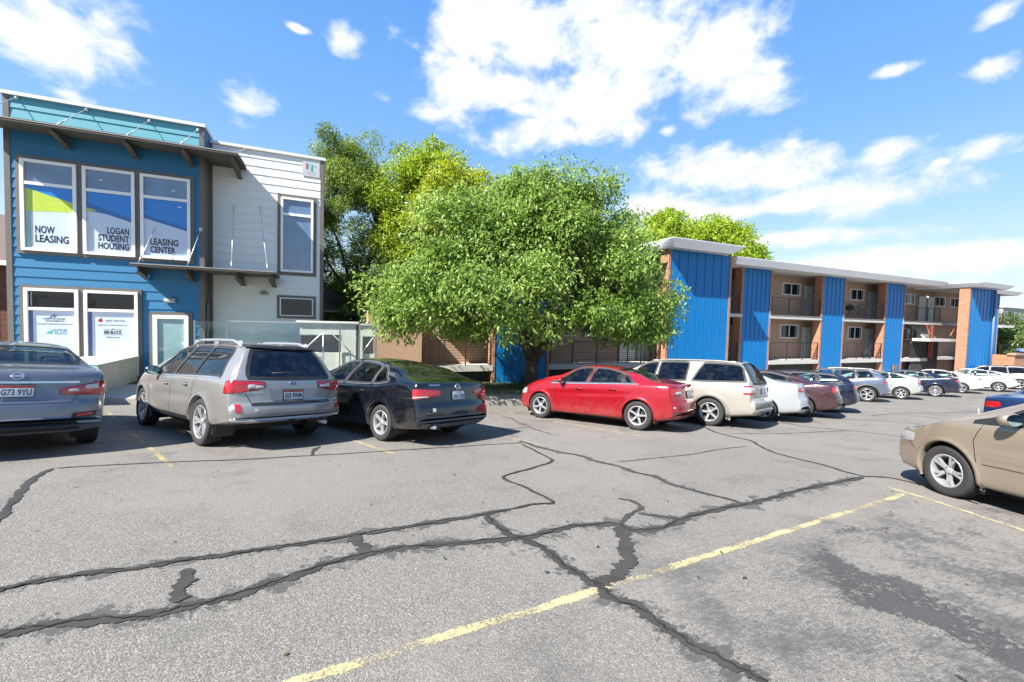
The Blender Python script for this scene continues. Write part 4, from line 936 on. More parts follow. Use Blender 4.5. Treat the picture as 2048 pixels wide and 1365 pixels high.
S = hatchy(2.646,.88,.86,1.56,1.06,-.6,.07,1.06,.80,1.12,.42); S.update(W=1.84, rad=.350, rim='ten', paint=paint('storm_blue_paint', (.20,.235,.32), .6, .3), kr=.20, clad=.07, sill=.09, rlc=(-.4,.38), rails=(-.3,1.5,.53,.05), backlight=(1.12,1.42,.58,.46,'dark'), crease=.016, cz=.84,
  windows=[(1.34,1.26,2.38,1.88,'blue'),(.42,.44,1.27,1.19,'blue'),(-.28,-.10,.33,.37,'blue')], tail=[(20,82,.90,.90,.98,1.03,'r')])
add('rogue', (24.3,12.25), 119., 1.01, S, 'grey blue crossover with roof rails, first of the far group of parked cars', 'car')
def liftback():
    s = hatchy(2.70,.87,.90,1.49,1.10,-.4,.0,.98,.66,1.02,.5)
    s.update(top=[(-.87,.50),(-.86,.62),(-.83,.70),(-.79,.75),(-.77,.9),(-.74,1.05),(-.69,1.13),(-.45,1.20),(0,1.32),(.5,1.42),(1.0,1.475),(1.3,1.49),(1.6,1.47),(1.9,1.39),(2.3,1.22),(2.7,1.06),(2.9,1.0),(3.2,.92),(3.45,.80),(3.56,.64),(3.60,.48)], H=1.49,
      belt=[(-.87,1.04),(-.2,1.05),(.6,1.0),(1.5,.95),(2.3,.92),(2.9,.90),(3.6,.70)], screen=(1.80,2.70,.58,.70), backlight=(-.42,.62,.54,.56,'green'), hatch=False,
      windows=[(1.36,1.28,2.42,1.84),(.45,.50,1.28,1.20),(-.25,.18,.37,.42)], W=1.725, rad=.318, kr=.18, rlc=(-.4,.36), rim='six', seats=[(1.45,(-.36,.36)),(.62,(-.38,.38))])
    return s
S = liftback(); S.update(paint=paint('mint_silver_paint', (.54,.57,.55), .45, .32), tail=[(30,70,.78,.78,1.06,1.04,'r'),(34,66,.88,.88,1.0,1.0,'w',.012)])
add('prius', (27.9,12.5), 115., 1.0, S, 'pale greenish silver liftback with six-spoke wheel, second in the far group', 'car')
S = sedan(2.65,1.10,.90,1.48,1.10,.98,-.02); S.update(W=1.78, rad=.33, rim='mesh', paint=paint('deep_navy_paint', (.012,.018,.05), .35, .22), chrome=True, rlc=(-.55,.38), tail=[(30,84,.86,.88,.98,1.0,'r')], crease=.01)
add('jetta', (32.5,12.95), 112., 1.0, S, 'dark navy sedan with chrome window trim and many-spoked wheel between two pale cars', 'car')
WH = paint('white_paint', (.72,.72,.72), .0, .3, .05)
S = sedan(2.65,1.03,.92,1.465,1.12,.98,.0); S.update(W=1.82, rad=.33, rim='five', paint=WH, rlc=(-.55,.38), tail=[(16,80,.90,.88,.95,1.0,'r'),(50,78,.90,.90,.95,.95,'w',.013)], sill=.06)
add('focus', (37.6,13.75), 112., 1.0, S, 'white sedan with a long pointed red tail light right of the navy sedan', 'car')
S = liftback(); S.update(paint=WH, tail=[(34,70,.82,.82,1.02,1.0,'r'),(34,70,.84,.84,1.0,.98,'w',.012)], rim='six', rad=.325)
add('prius2', (41.9,13.45), 109., 1.01, S, 'white liftback with a clear tail lamp, last low car before the white wagon', 'car')
S = hatchy(2.78,1.1,.98,1.60,1.08,-.9,.0,1.03,.76,1.1,.42); S.update(W=1.86, rad=.36, rim='five', paint=WH, rails=(-.4,1.5,.53,.06), railmat=BLK, backlight=(1.10,1.45,.62,.5,'dark'), windows=[(1.40,1.33,2.42,1.90,'dark'),(.50,.54,1.32,1.25,'dark'),(-.5,-.25,.44,.48,'dark')])
add('suv', (46.4,13.9), 110., 1.05, S, 'white wagon with black roof rails cut by the right edge of the photo', 'car')
# tan sedan, nose first, right foreground
S = sedan(2.72,1.05,1.02,1.48,1.10,.895,.0,.70,.965); S.update(W=1.80, rad=.312, rim='camry', paint=paint('tan_paint', (.42,.35,.265), .45, .30, .06), arch=.368, kf=.42, crease=.010, cz=.82, mould=(.50,2.28,.50,.055), glass='green', mirror=(1.94,1.0), tw=.21,
  belt=[(-1.05,1.03),(-.5,1.04),(.3,1.0),(1.3,.975),(2.2,.945),(2.7,.92),(3.0,.83),(3.3,.79),(3.74,.68)],
  head=[(14,72,.60,.60,.72,.745,'h'),(34,66,.62,.62,.68,.70,'a')], tail=[(28,84,.84,.86,.96,.99,'r')],
  gaps=[[(2.30,.25),(2.34,.45),(2.38,.75),(2.30,10.0)],[(1.32,.24),(1.30,.6),(1.32,10.0)],[(.46,.55),(.30,.72),(.26,10.0)],[(3.34,.62),(3.22,.60),(3.13,.52)]])
add('camry', (6.92,-.16), 67.5, 1.0, S, 'tan sedan nosing in from the right edge with its front wheel in the foreground', 'car')
# blue sedan beyond it
S = sedan(2.70,1.03,.90,1.47,1.10,.98,.0); S.update(W=1.76, rad=.317, rim='six', paint=paint('mid_blue_paint', (.02,.05,.16), .4, .25), rlc=(-.5,.42), kr=.20, lampround=.55,
  tail=[(40,86,.84,.86,.97,.98,'r')], rear=[('emblem',0,1.03,'ovals'),('gap',[(.70,1.06),(.60,.86),(.56,.74),(-.56,.74),(-.60,.86),(-.70,1.06)]),('tube',[(-1.06,.75,.45),(-1.02,.76,.80)],.010,WLENS,'bumper_guard')])
add('blue', (13.74,3.38), -15., 1.0, S, 'blue sedan whose boot shows behind the tan sedan at the right edge', 'car')
for n_, (pos, h, sc, S_, lab, cat) in FL.items():
    build_car('parked_car', pos, R(h), sc, S_, lab, cat, 'cars parked in the lot')

# ------------------------------------------------ materials for buildings
def siding_mat(name, col, var=.12):
    if name in MATS: return MATS[name]
    col = kc(col)
    m, t, b = new_mat(name); p = geo_co(t)
    st = t.n.new('ShaderNodeVectorMath'); st.operation = 'MULTIPLY'; t.link(p, st.inputs[0]); st.inputs[1].default_value = (1.2, 1.2, 9)
    n = t.noise(st.outputs[0], 3, 7, .7); n2 = t.noise(p, .8, 4, .6)
    c = t.mix(n, tuple(x*(1-var) for x in col), tuple(min(1, x*(1+var)) for x in col)); c = t.mix(t.m('MULTIPLY', t.sm(n2, .45, .8), .25), c, tuple(x*.8+.05 for x in col))
    t.link(c, b.inputs['Base Color']); b.inputs['Roughness'].default_value = .6
    bn = t.n.new('ShaderNodeBump'); bn.inputs['Strength'].default_value = .25; bn.inputs['Distance'].default_value = .004
    s2 = t.n.new('ShaderNodeVectorMath'); s2.operation = 'MULTIPLY'; t.link(p, s2.inputs[0]); s2.inputs[1].default_value = (3, 3, 60)
    t.link(t.noise(s2.outputs[0], 4, 4), bn.inputs['Height']); t.link(bn.outputs[0], b.inputs['Normal']); MATS[name] = m; return m
def brick_mat(name, c1, c2, mortar, scale=1., bw=.215, bh=.075):
    if name in MATS: return MATS[name]
    c1, c2, mortar = kc(c1), kc(c2), kc(mortar)
    m, t, b = new_mat(name); p = geo_co(t); s = t.n.new('ShaderNodeSeparateXYZ'); t.link(p, s.inputs[0])
    cb = t.n.new('ShaderNodeCombineXYZ'); t.link(t.m('ADD', s.outputs[0], s.outputs[1]), cb.inputs[0]); t.link(s.outputs[2], cb.inputs[1])
    br = t.n.new('ShaderNodeTexBrick'); t.link(cb.outputs[0], br.inputs['Vector']); br.inputs['Scale'].default_value = 1
    br.inputs['Brick Width'].default_value = bw; br.inputs['Row Height'].default_value = bh; br.inputs['Mortar Size'].default_value = .006; br.inputs['Mortar Smooth'].default_value = .2
    br.inputs['Color1'].default_value = (*c1, 1); br.inputs['Color2'].default_value = (*c2, 1); br.inputs['Mortar'].default_value = (*mortar, 1); br.inputs['Bias'].default_value = -.1
    c = t.mix(t.m('MULTIPLY', t.noise(p, 25, 5, .7), .35), br.outputs['Color'], tuple(x*.5 for x in c1)); c = t.mix(t.m('MULTIPLY', t.sm(t.noise(p, .7, 5, .6), .5, .8), .2), c, tuple(min(1,x*1.3) for x in c1))
    t.link(c, b.inputs['Base Color']); b.inputs['Roughness'].default_value = .85
    bn = t.n.new('ShaderNodeBump'); bn.inputs['Strength'].default_value = .6; bn.inputs['Distance'].default_value = .006; t.link(t.m('SUBTRACT', 1, br.outputs['Fac']), bn.inputs['Height']); t.link(bn.outputs[0], b.inputs['Normal'])
    MATS[name] = m; return m
def win_glass(name, col, rough=.02, spec=.9, coat=.6):
    """opaque-looking building glass: dark room behind, sky and lot reflected"""
    if name in MATS: return MATS[name]
    m, t, b = new_mat(name); p = geo_co(t)
    t.link(t.mix(t.noise(p, 1.3, 4, .6), tuple(x*.5 for x in col), tuple(x*1.5 for x in col)), b.inputs['Base Color'])
    b.inputs['Roughness'].default_value = rough; b.inputs['Specular IOR Level'].default_value = spec; b.inputs['Coat Weight'].default_value = coat; b.inputs['Coat Roughness'].default_value = .02
    bn = t.n.new('ShaderNodeBump'); bn.inputs['Strength'].default_value = .02; bn.inputs['Distance'].default_value = .02; t.link(t.noise(p, 1.1, 2), bn.inputs['Height']); t.link(bn.outputs[0], b.inputs['Normal'])
    MATS[name] = m; return m
BLUE = siding_mat('blue_siding', (.03,.225,.45)); TEAL = siding_mat('teal_siding', (.13,.46,.56)); WHT = siding_mat('white_siding', (1.02,1.03,1.01), .05)
TRIM = siding_mat('brown_grey_trim', (.19,.17,.145), .10); WTRIM = plain('white_frame', (1.12,1.12,1.11), .45, var=.05); CAP = plain('metal_cap', (1.0,.99,.97), .4, .1)
CANB = siding_mat('canopy_brown', (.115,.10,.082), .12); FILM = plain('frosted_film', (.74,.85,1.02), .35, var=.04, coat=.5); FILMB = plain('blue_film', (.0,.26,.80), .3, var=.06, coat=.6); FILMD = plain('dark_blue_film', (.0,.15,.50), .3, coat=.6)
FILML = plain('lime_film', (.62,.80,.07), .3, var=.15, coat=.6); INK = plain('black_lettering', (.02,.022,.03), .4); GDARK = win_glass('window_dark', (.012,.013,.015), .02, .5, 0); GBLUE = win_glass('window_blue', (.11,.17,.28)); GTEAL = win_glass('window_teal', (.22,.36,.38))
GALV = plain('galvanised_rod', (.62,.62,.62), .35, .6)

def siding(x0, x1, y, z0, z1, expo=.29, side='f', zstart=None):
    """lap boards with a real drip edge; y is the wall plane (boards stand proud towards -y)"""
    mb = MB(); z = zstart if zstart is not None else z0
    while z < z1-.001:
        a, b = max(z, z0), min(z+expo, z1)
        if b > a:
            if side == 'f': v = [(x0, y-.024, a), (x1, y-.024, a), (x1, y-.004, b), (x0, y-.004, b), (x0, y, a), (x1, y, a)]; f = [(0,1,2,3), (0,4,5,1), (0,3,4), (1,5,2)]
            else: v = [(y+.024, x0, a), (y+.024, x1, a), (y+.004, x1, b), (y+.004, x0, b), (y, x0, a), (y, x1, a)]; f = [(0,1,2,3), (0,4,5,1)]
            mb.add(v, f)
        z += expo
    return mb
def framed_window(root, x0, x1, z0, z1, y, fw_, mat, glass, bars=(), name='window', dep=.06, vbars=()):
    """frame butted end to end, recessed pane"""
    f = MB(); f.box(x0, x0+fw_, y-dep, y, z0, z1); f.box(x1-fw_, x1, y-dep, y, z0, z1); f.box(x0+fw_, x1-fw_, y-dep, y, z0, z0+fw_); f.box(x0+fw_, x1-fw_, y-dep, y, z1-fw_, z1)
    for b in bars: f.box(x0+fw_, x1-fw_, y-dep+.008, y, b-.045, b+.045)
    for b in vbars: f.box(b-.022, b+.022, y-dep+.010, y, z0+fw_, z1-fw_)
    o = f.build(name, mat, root)
    p = MB(); p.box(x0+fw_, x1-fw_, y-.018, y-.012, z0+fw_, z1-fw_); p.build('pane', glass, o); return o
def flat(root, polys, mat, name, y):
    mb = MB()
    for P in polys: mb.add([(x, y, z) for x, z in P], [tuple(range(len(P)))])
    return mb.build(name, mat, root)
def sign_text(root, items, y, mat=None, name='window_lettering'):
    mb = MB()
    for it in items:
        txt, x0, x1, z, h = it[:5]; vs, fs = fit_text(txt, x0, x1, z, h, it[5] if len(it) > 5 else .006, it[6] if len(it) > 6 else 0.)
        mb.add([(v[0], y, v[1]) for v in vs], fs)
    return mb.build(name, mat or INK, root)

# ------------------------------------------------ leasing office
FL_ = -2.45; YB = 18.0; YW = 18.75; YBK = 27.0
of = empty('leasing_office', (-4, YB, FL_), 0, 'two storey office with blue siding, a teal parapet and a white wing at the left', 'building')
of_ch = []
def OB(mb, name, mat, par=None):
    o = mb.build(name, mat, par or of)
    if par is None: o.matrix_parent_inverse = Matrix.Translation((4, -YB, -FL_))
    return o
class Rt:   # parenting that keeps world coordinates for things whose empty is not at the origin
    pass
def keep(o, root): o.matrix_parent_inverse = root_inv[root.name]; return o
root_inv = {of.name: Matrix.Translation((4, -YB, -FL_))}
_ol = link_obj
def link_obj(o, parent=None):
    COL.objects.link(o)
    if parent is not None:
        o.parent = parent
        if parent.name in root_inv: o.matrix_parent_inverse = root_inv[parent.name]
    return o
def root_at(name, loc, label, cat, group=None):
    e = empty(name, loc, 0, label, cat, group); root_inv[e.name] = Matrix.Translation(Vector(loc)*-1); return e
# solid body behind the siding
b = MB(); b.box(-8.42, -3.68, YB+.002, YBK, FL_, 6.24); b.box(-3.68, .06, YW+.002, YBK, FL_, 5.98); b.build('wall_core', TRIM, of)
siding(-8.37, -3.74, YB, FL_, 5.30, .29, 'f', -2.5).build('blue_siding', BLUE, of)
siding(-8.37, -3.74, YB-.001, 5.30, 6.26, .29, 'f', 5.335-.29).build('teal_siding', TEAL, of)
siding(-3.55, .0, YW, FL_, 6.03, .295, 'f', -2.5).build('white_siding', WHT, of)
siding(YB+.02, YBK, .07, FL_, 6.0, .295, 's', -2.5).build('white_siding', WHT, of) if False else None
sd = MB(); sd.box(-3.66, -3.60, YB+.06, YW-.05, FL_, 5.30, 0); sd.box(-3.66, -3.60, YB+.06, YBK, 5.301, 6.26, 1); sd.build('side_wall', [TRIM, BLUE], of)
for q in ((-8.50, -8.37, YB-.035, YB+.10, FL_, 6.26), (-3.74, -3.60, YB-.035, YB+.06, FL_, 6.26), (-3.66, -3.50, YW-.05, YW+.01, FL_, 6.02), (-.0, .13, YW-.035, YW+.12, FL_, 6.02)):
    tr = MB(); tr.box(*q); tr.build('corner_trim', TRIM, of)
cp = MB(); cp.box(-8.56, -3.55, YB-.09, YB+.3, 6.26, 6.36, 0); cp.box(-3.66, -3.55, YB+.3, YBK, 6.262, 6.36); cp.box(-8.56, -8.4, YB+.3, YBK, 6.262, 6.36); cp.box(-3.55, .19, YW-.085, YW+.3, 6.03, 6.13); cp.box(.08, .19, YW+.3, YBK, 6.03, 6.13); cp.build('parapet_cap', CAP, of)
rf = MB(); rf.box(-8.40, -3.66, YB+.3, YBK, 6.0, 6.05); rf.box(-3.66, .08, YW+.3, YBK, 5.7, 5.75); rf.build('roof', plain('roof_membrane', (.5,.5,.5), .8), of)
def trim_band(x0, x1, z0, z1, w_, y, xs_=()):
    t_ = MB(); t_.box(x0, x1, y-.060, y, z1-w_, z1); t_.box(x0, x1, y-.060, y, z0, z0+w_)
    for a, b_ in ((x0, x0+w_), (x1-w_, x1))+tuple(xs_): t_.box(a, b_, y-.060, y, z0+w_, z1-w_)
    return t_
trim_band(-8.25, -3.88, 1.66, 4.57, .10, YB, ((-6.86,-6.74),(-5.44,-5.32))).build('window_surround', TRIM, of)
trim_band(-8.22, -5.31, -2.2, .73, .09, YB, ((-6.86,-6.75),)).build('window_surround', TRIM, of)
trim_band(-1.46, -.13, 1.55, 4.58, .11, YW).build('window_surround', TRIM, of)
trim_band(-1.47, -.13, -.09, .78, .09, YW).build('window_surround', TRIM, of)
WY = YB-.026
def sign_window(x0, x1, z0, z1, bar, nm='sign_window'):
    w_ = framed_window(of, x0, x1, z0, z1, WY, .085, WTRIM, GBLUE if z1 > 2 else GDARK, (bar,), 'sign_window', .09); return w_
w1 = sign_window(-8.14, -6.87, 1.76, 4.46, 3.76); w2 = sign_window(-6.73, -5.45, 1.76, 4.46, 3.75); w3 = sign_window(-5.31, -3.98, 1.76, 4.46, 3.74)
for w_ in (w1, w2, w3): w_['label'] = {w1: 'window reading NOW LEASING', w2: 'window reading LOGAN STUDENT HOUSING', w3: 'window reading LEASING CENTER'}[w_]
f0 = WY-.026
def px(x, z): return (x, z)
flat(w1, [[(-7.93,1.845),(-6.955,1.845),(-6.955,3.0),(-7.93,2.93)]], FILM, 'sign_film', f0); flat(w1, [[(-8.05,1.845),(-7.935,1.845),(-7.935,3.7),(-8.05,3.7)]], GTEAL, 'clear_strip', f0+.001)
flat(w1, [[(-8.04,2.93),(-6.955,3.0),(-6.955,3.28),(-8.04,3.62)]], FILML, 'sign_band', f0-.001); flat(w1, [[(-8.04,3.62),(-6.955,3.28),(-6.955,3.715),(-8.04,3.715)]], FILMB, 'sign_band', f0-.002)
flat(w2, [[(-6.645,1.845),(-5.535,1.845),(-5.535,3.0),(-6.645,3.10)]], FILM, 'sign_film', f0); flat(w2, [[(-6.645,3.09),(-6.40,3.13),(-6.645,3.21)]], FILML, 'sign_band', f0-.003)
flat(w2, [[(-6.645,3.20),(-5.535,2.86),(-5.535,3.705),(-6.645,3.705)]], FILMB, 'sign_band', f0-.001); flat(w2, [[(-6.645,3.20),(-5.535,2.86),(-5.535,2.99),(-6.645,3.36)]], FILMD, 'sign_band', f0-.002)
flat(w3, [[(-5.225,1.845),(-4.065,1.845),(-4.065,2.9),(-5.225,3.05)]], FILM, 'sign_film', f0); flat(w3, [[(-5.225,3.05),(-4.065,2.74),(-4.065,3.695),(-5.225,3.695)]], FILMB, 'sign_band', f0-.001); flat(w3, [[(-5.225,3.05),(-4.065,2.74),(-4.065,2.84),(-5.225,3.17)]], FILMD, 'sign_band', f0-.002)
BT = .007
sign_text(w1, [('NOW', -7.84, -7.40, 2.31, .22, BT), ('LEASING', -7.84, -7.08, 2.04, .22, BT)], f0-.004)
sign_text(w2, [('LOGAN', -6.16, -5.61, 2.46, .20, BT), ('STUDENT', -6.38, -5.61, 2.22, .20, BT), ('HOUSING', -6.38, -5.61, 1.97, .20, BT)], f0-.004)
sign_text(w3, [('LEASING', -5.07, -4.32, 2.22, .21, BT), ('CENTER', -5.07, -4.40, 1.96, .21, BT)], f0-.004)
lw1 = sign_window(-8.11, -6.87, -2.1, .64, .02); lw2 = sign_window(-6.74, -5.40, -2.1, .64, .02)
for w_, x0, x1 in ((lw1, -7.93, -6.955), (lw2, -6.56, -5.485)):
    flat(w_, [[(x0,-2.0),(x1,-2.0),(x1,-.03),(x0,-.03)]], FILM, 'sign_film', f0); flat(w_, [[(x0-.095,-2.0),(x0-.004,-2.0),(x0-.004,-.03),(x0-.095,-.03)]], plain('film_edge_blue', (.12,.20,.42), .4), 'clear_strip', f0+.001)  # blue strip along the left edge of each film
flat(lw2, [[(-6.56,-1.72),(-6.3,-1.70),(-5.485,-1.38),(-5.485,-2.0),(-6.56,-2.0)]], FILML, 'sign_band', f0-.002); flat(lw1, [[(-7.93,-1.95),(-6.955,-1.7),(-6.955,-2.0),(-7.93,-2.0)]], FILML, 'sign_band', f0-.002)
sign_text(lw1, [('HAMPTON RIDGE', -7.70, -7.20, -.30, .045, .0012), ('APARTMENTS', -7.66, -7.22, -.365, .04, .0012), ('hamptonridgeapartments.com', -7.84, -7.02, -.455, .045, .0005)], f0-.004)
hs_ = MB(); hs_.tube([(-7.56,f0-.006,-.235), (-7.45,f0-.006,-.14), (-7.40,f0-.006,-.185)], .006, 5); hs_.tube([(-7.47,f0-.006,-.19), (-7.43,f0-.006,-.15), (-7.36,f0-.006,-.20)], .006, 5); hs_.box(-7.465, -7.425, f0-.008, f0-.004, -.235, -.205); hs_.build('house_logo', INK, lw1)
sign_text(lw1, [('ALPINE', -7.50, -7.16, -.66, .075, .001), ('FLATS', -7.44, -7.16, -.755, .075, .001)], f0-.004, plain('blue_lettering', (.10,.30,.55), .4)); flat(lw1, [[(-7.66,-.72),(-7.52,-.62),(-7.48,-.70),(-7.54,-.74)]], plain('aqua_logo', (.10,.55,.55), .4), 'leaf_logo', f0-.005)
ap = MB(); ap.ell((-6.36, f0-.004, -.30), (.058,.003,.052)); ap.build('apple_logo', plain('apple_red', (.55,.02,.05), .4), lw2); st_ = MB(); st_.tube([(-6.355,f0-.006,-.25), (-6.33,f0-.006,-.215)], .006, 5); st_.build('apple_stem', INK, lw2)
sign_text(lw2, [('Apple Tree Cove', -6.24, -5.75, -.325, .06, .001, .35), ('appletreecoveapartments.com', -6.42, -5.70, -.46, .045, .0005), ('800 BLOCK', -6.27, -5.83, -.72, .105, .004), ('800block.com', -6.21, -5.87, -.85, .042, .001)], f0-.004)
ln = MB(); [ln.box(a, c_, f0-.005, f0-.003, z, z+.007) for a, c_, z in ((-6.30,-6.09,-.585), (-6.01,-5.80,-.585), (-6.30,-5.80,-.755))]; ln.ell((-6.05, f0-.004, -.575), (.035,.002,.014)); ln.build('block_logo', INK, lw2)
# the things dimly seen inside the lower panes
it = MB(); it.box(-7.98, -7.95, WY-.0225, WY-.0185, .10, .54); it.build('lit_strip', plain('pale_strip', (.45,.52,.45), .4), lw1)
tw_ = framed_window(of, -1.35, -.24, 1.67, 4.46, YW-.026, .08, WTRIM, GBLUE, (3.83,), 'tall_window', .09)
sw_ = framed_window(of, -1.37, -.23, .0, .69, YW-.026, .035, WTRIM, GDARK, (), 'small_window', .07)
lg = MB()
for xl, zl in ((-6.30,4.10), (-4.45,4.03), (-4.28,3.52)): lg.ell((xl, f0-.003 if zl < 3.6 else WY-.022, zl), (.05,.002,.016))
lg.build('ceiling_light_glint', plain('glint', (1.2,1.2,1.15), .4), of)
# square sign on the white wing
sg = MB(); sg.box(-.63, -.03, YW-.045, YW-.028, 5.36, 5.93); so_ = sg.build('logo_sign', plain('sign_white', (.66,.68,.72), .4), of)
nl = MB(); nl.box(-.50, -.44, YW-.05, YW-.0455, 5.62, 5.84, 0); nl.box(-.32, -.26, YW-.05, YW-.0455, 5.58, 5.82, 1); nl.prism([(-.44,5.84), (-.42,5.86), (-.32,5.62), (-.32,5.58), (-.34,5.58), (-.44,5.78)], 1, YW-.05, YW-.0455, 2)
nl.v = [v for v in nl.v]; nl.box(-.20, -.14, YW-.05, YW-.0455, 5.74, 5.76, 3); nl.box(-.18, -.16, YW-.0505, YW-.046, 5.72, 5.80, 3)
for z_ in (5.53, 5.45): nl.box(-.46, -.16, YW-.05, YW-.0455, z_, z_+.006, 4)
nl.build('logo_letter', [plain('logo_red', (.6,.06,.06), .4), plain('logo_teal', (.05,.45,.50), .4), plain('logo_cyan', (.25,.65,.60), .4), plain('logo_yellow', (.55,.60,.2), .4), plain('logo_grey', (.4,.42,.45), .4)], so_)
# canopies: thin deck, tapered brackets with a bottom flange, tie rods up to the wall
def canopy(x0, x1, yf, zt, brs, rods, name, wt=.075, slope=0.):
    c = MB(); c.box(x0, x1, yf, YB-.03, zt-wt, zt); c.v = [(a, b_, z-(.0 if b_ > YB-.2 else slope)) for a, b_, z in c.v]
    if x1 > -3.6: c.box(max(x0, -3.59), x1, YB-.03, YW-.03, zt-wt, zt)
    o = c.build(name, CANB, of); e = MB(); e.box(x0-.004, x1+.004, yf-.012, yf-.001, zt-.018-slope, zt+.012-slope); e.build('drip_edge', plain('drip_metal', (.50,.46,.40), .4, .3), o)
    for bx in brs:
        yb = YB-.03 if bx < -3.6 else YW-.03; b_ = MB()
        pr = [(yb, zt-wt), (yf+.10, zt-wt-slope*.8), (yf+.16, zt-wt-.17), (yb, zt-wt-.34)]
        b_.prism(pr, 0, bx-.018, bx+.018)
        b_.add([(bx-.075, yf+.15, zt-wt-.165), (bx+.075, yf+.15, zt-wt-.165), (bx+.075, yb, zt-wt-.345), (bx-.075, yb, zt-wt-.345), (bx-.075, yf+.15, zt-wt-.18), (bx+.075, yf+.15, zt-wt-.18), (bx+.075, yb, zt-wt-.36), (bx-.075, yb, zt-wt-.36)], [(0,1,2,3), (4,7,6,5), (0,4,5,1)])
        for zz in (.08, .17, .26): b_.ell((bx+.022, yb-.06, zt-wt-zz), (.006,.016,.016), 1, 8, 6)
        b_.build('bracket', [CANB, GALV], o)
    for a, b2 in rods:
        r_ = MB(); r_.tube([a, b2], .011, 6); va, vb = Vector(a), Vector(b2); d_ = (vb-va).normalized(); r_.tube([va+d_*.12, va+d_*.34], .022, 6); r_.ell(tuple(vb), (.03,.03,.03), 0, 8, 6); r_.box(vb.x-.04, vb.x+.04, vb.y-.0, vb.y+.03, vb.z-.05, vb.z+.05); r_.build('tie_rod', GALV, o)
    return o
canopy(-8.85, -2.45, 16.85, 5.335, (-8.70,-7.05,-5.40,-3.95,-2.66), [((x, 16.92, 5.25), (x+dx, YB-.05 if x < -3.6 else YW-.05, z)) for x, dx, z in ((-8.55,.35,6.2), (-6.92,.30,6.2), (-5.35,.28,6.18), (-4.02,.25,6.15), (-2.62,.10,5.98))], 'upper_canopy', slope=.09)
canopy(-5.30, -1.38, 16.98, 1.49, (-5.15,-3.92,-2.55,-1.55), [((x, 17.05, 1.50), (x2, y2, z)) for x, x2, y2, z in ((-5.12,-4.95,YB-.05,2.75), (-3.88,-3.72+.02,YB-.05,2.85), (-2.68,-2.85,YW-.04,3.95), (-1.62,-2.03,YW-.04,3.98))], 'lower_canopy')
# door
trim_band(-5.12, -3.95, FL_, .02, .10, YB).build('door_surround', TRIM, of)
dr = framed_window(of, -5.02, -4.05, FL_, -.08, YB-.026, .12, WTRIM, GTEAL, (), 'entrance_door', .075); dh = MB(); dh.tube([(-4.2,YB-.12,-1.6), (-4.2,YB-.12,-1.2)], .014, 8); dh.tube([(-4.2,YB-.12,-1.25), (-4.2,YB-.06,-1.25)], .01); dh.build('handle', STEEL, dr)
# wall lights
for x0, x1, yy, z0, z1 in ((-4.70,-4.40,YB,.33,.49), (-2.02,-1.78,YW,.75,.87)):
    l_ = MB(); l_.prism([(yy-.03,z1), (yy-.13,z1-.01), (yy-.17,z0+.05), (yy-.15,z0), (yy-.03,z0+.01)], 0, x0, x1); l_.ell(((x0+x1)/2, yy-.06, z1+.04), (.02,.03,.035)); l_.build('wall_light', plain('light_housing', (.50,.52,.54), .4, .2), of)
# downpipe with couplings by the corner
d_ = MB(); d_.tube([(-3.56, YB+.22, FL_), (-3.56, YB+.22, .35), (-3.60, YB+.4, .5)], .035, 10); [d_.tube([(-3.56, YB+.22, z), (-3.56, YB+.22, z+.05)], .045, 10) for z in (-.9, -.2, .25)]; d_.build('conduit', plain('conduit_grey', (.28,.27,.26), .5), of)

# ------------------------------------------------ ramp, glass guard and stairwell in front of the white wing
SW = -2.40
t = root_at('ramp_wall', (-6, 15.4, SW), 'low concrete cheek wall with a flat sloping cap running up to the office window', 'wall')
wl = MB(); wl.add([(-6.3,13.9,SW-.25), (-5.42,13.9,SW-.25), (-5.42,17.9,SW-.25), (-6.3,17.9,SW-.25), (-6.3,13.9,-1.52), (-5.42,13.9,-1.52), (-5.42,17.9,-1.52), (-6.3,17.9,-1.52)], [(0,1,5,4), (1,2,6,5), (2,3,7,6), (3,0,4,7)]); wl.box(-6.3, -5.42, 13.9, 17.9, -1.5201, -1.52)
wl.v = [(x-(.35 if x < -6 else 0), y, z) for x, y, z in wl.v]; wl.build('wall', CONCW, t)
c = MB(); c.box(-6.72, -5.37, 13.84, 17.93, -1.515, -1.43, 0, .012); c.build('cap', CONC, t)
GGL = tint_glass('guard_glass', (.93,.98,.97), refl=1.1)
gg = root_at('glass_guard', (-1, 15.9, SW), 'glass guard rail with steel posts in front of the white wing', 'glass railing')
for a, b_ in ((-3.42,-2.62), (-2.60,-.62), (-.58,.62), (.66,1.25), (1.30,1.80)):
    p_ = MB(); p_.box(a+.02, b_-.02, 15.88, 15.892, SW+.12, -.22); p_.build('glass_panel', GGL, gg)
for x in (-3.44, -2.61, .64, 1.27, 1.82):
    p_ = MB(); p_.box(x-.028, x+.028, 15.86, 15.91, SW, -.20); p_.build('post', plain('post_grey', (.33,.35,.35), .4, .5), gg)
p_ = MB(); p_.box(-2.60, 1.85, 15.865, 15.905, -.218, -.19); p_.build('top_rail', plain('rail_pale', (.55,.60,.62), .3, .3), gg)
sc_ = root_at('stairwell_wall', (.5, 16.6, SW), 'whitish concrete stairwell wall with a cap behind the glass guard', 'wall')
wl = MB(); wl.box(-.60, 1.20, 16.45, 16.62, -.62, -.24); wl.box(.72, 1.20, 16.451, 16.62, SW, -.6201); wl.box(-.60, .72, 16.62, 16.80, SW, -1.25); wl.box(1.30, 1.85, 16.45, 16.60, -.66, -.27); wl.box(1.30, 1.42, 16.451, 16.6, SW, -.6601); wl.box(1.42, 1.85, 16.55, 16.7, SW, -1.3); wl.build('wall', concrete('white_concrete', (1.0,.98,.92), 2), sc_)
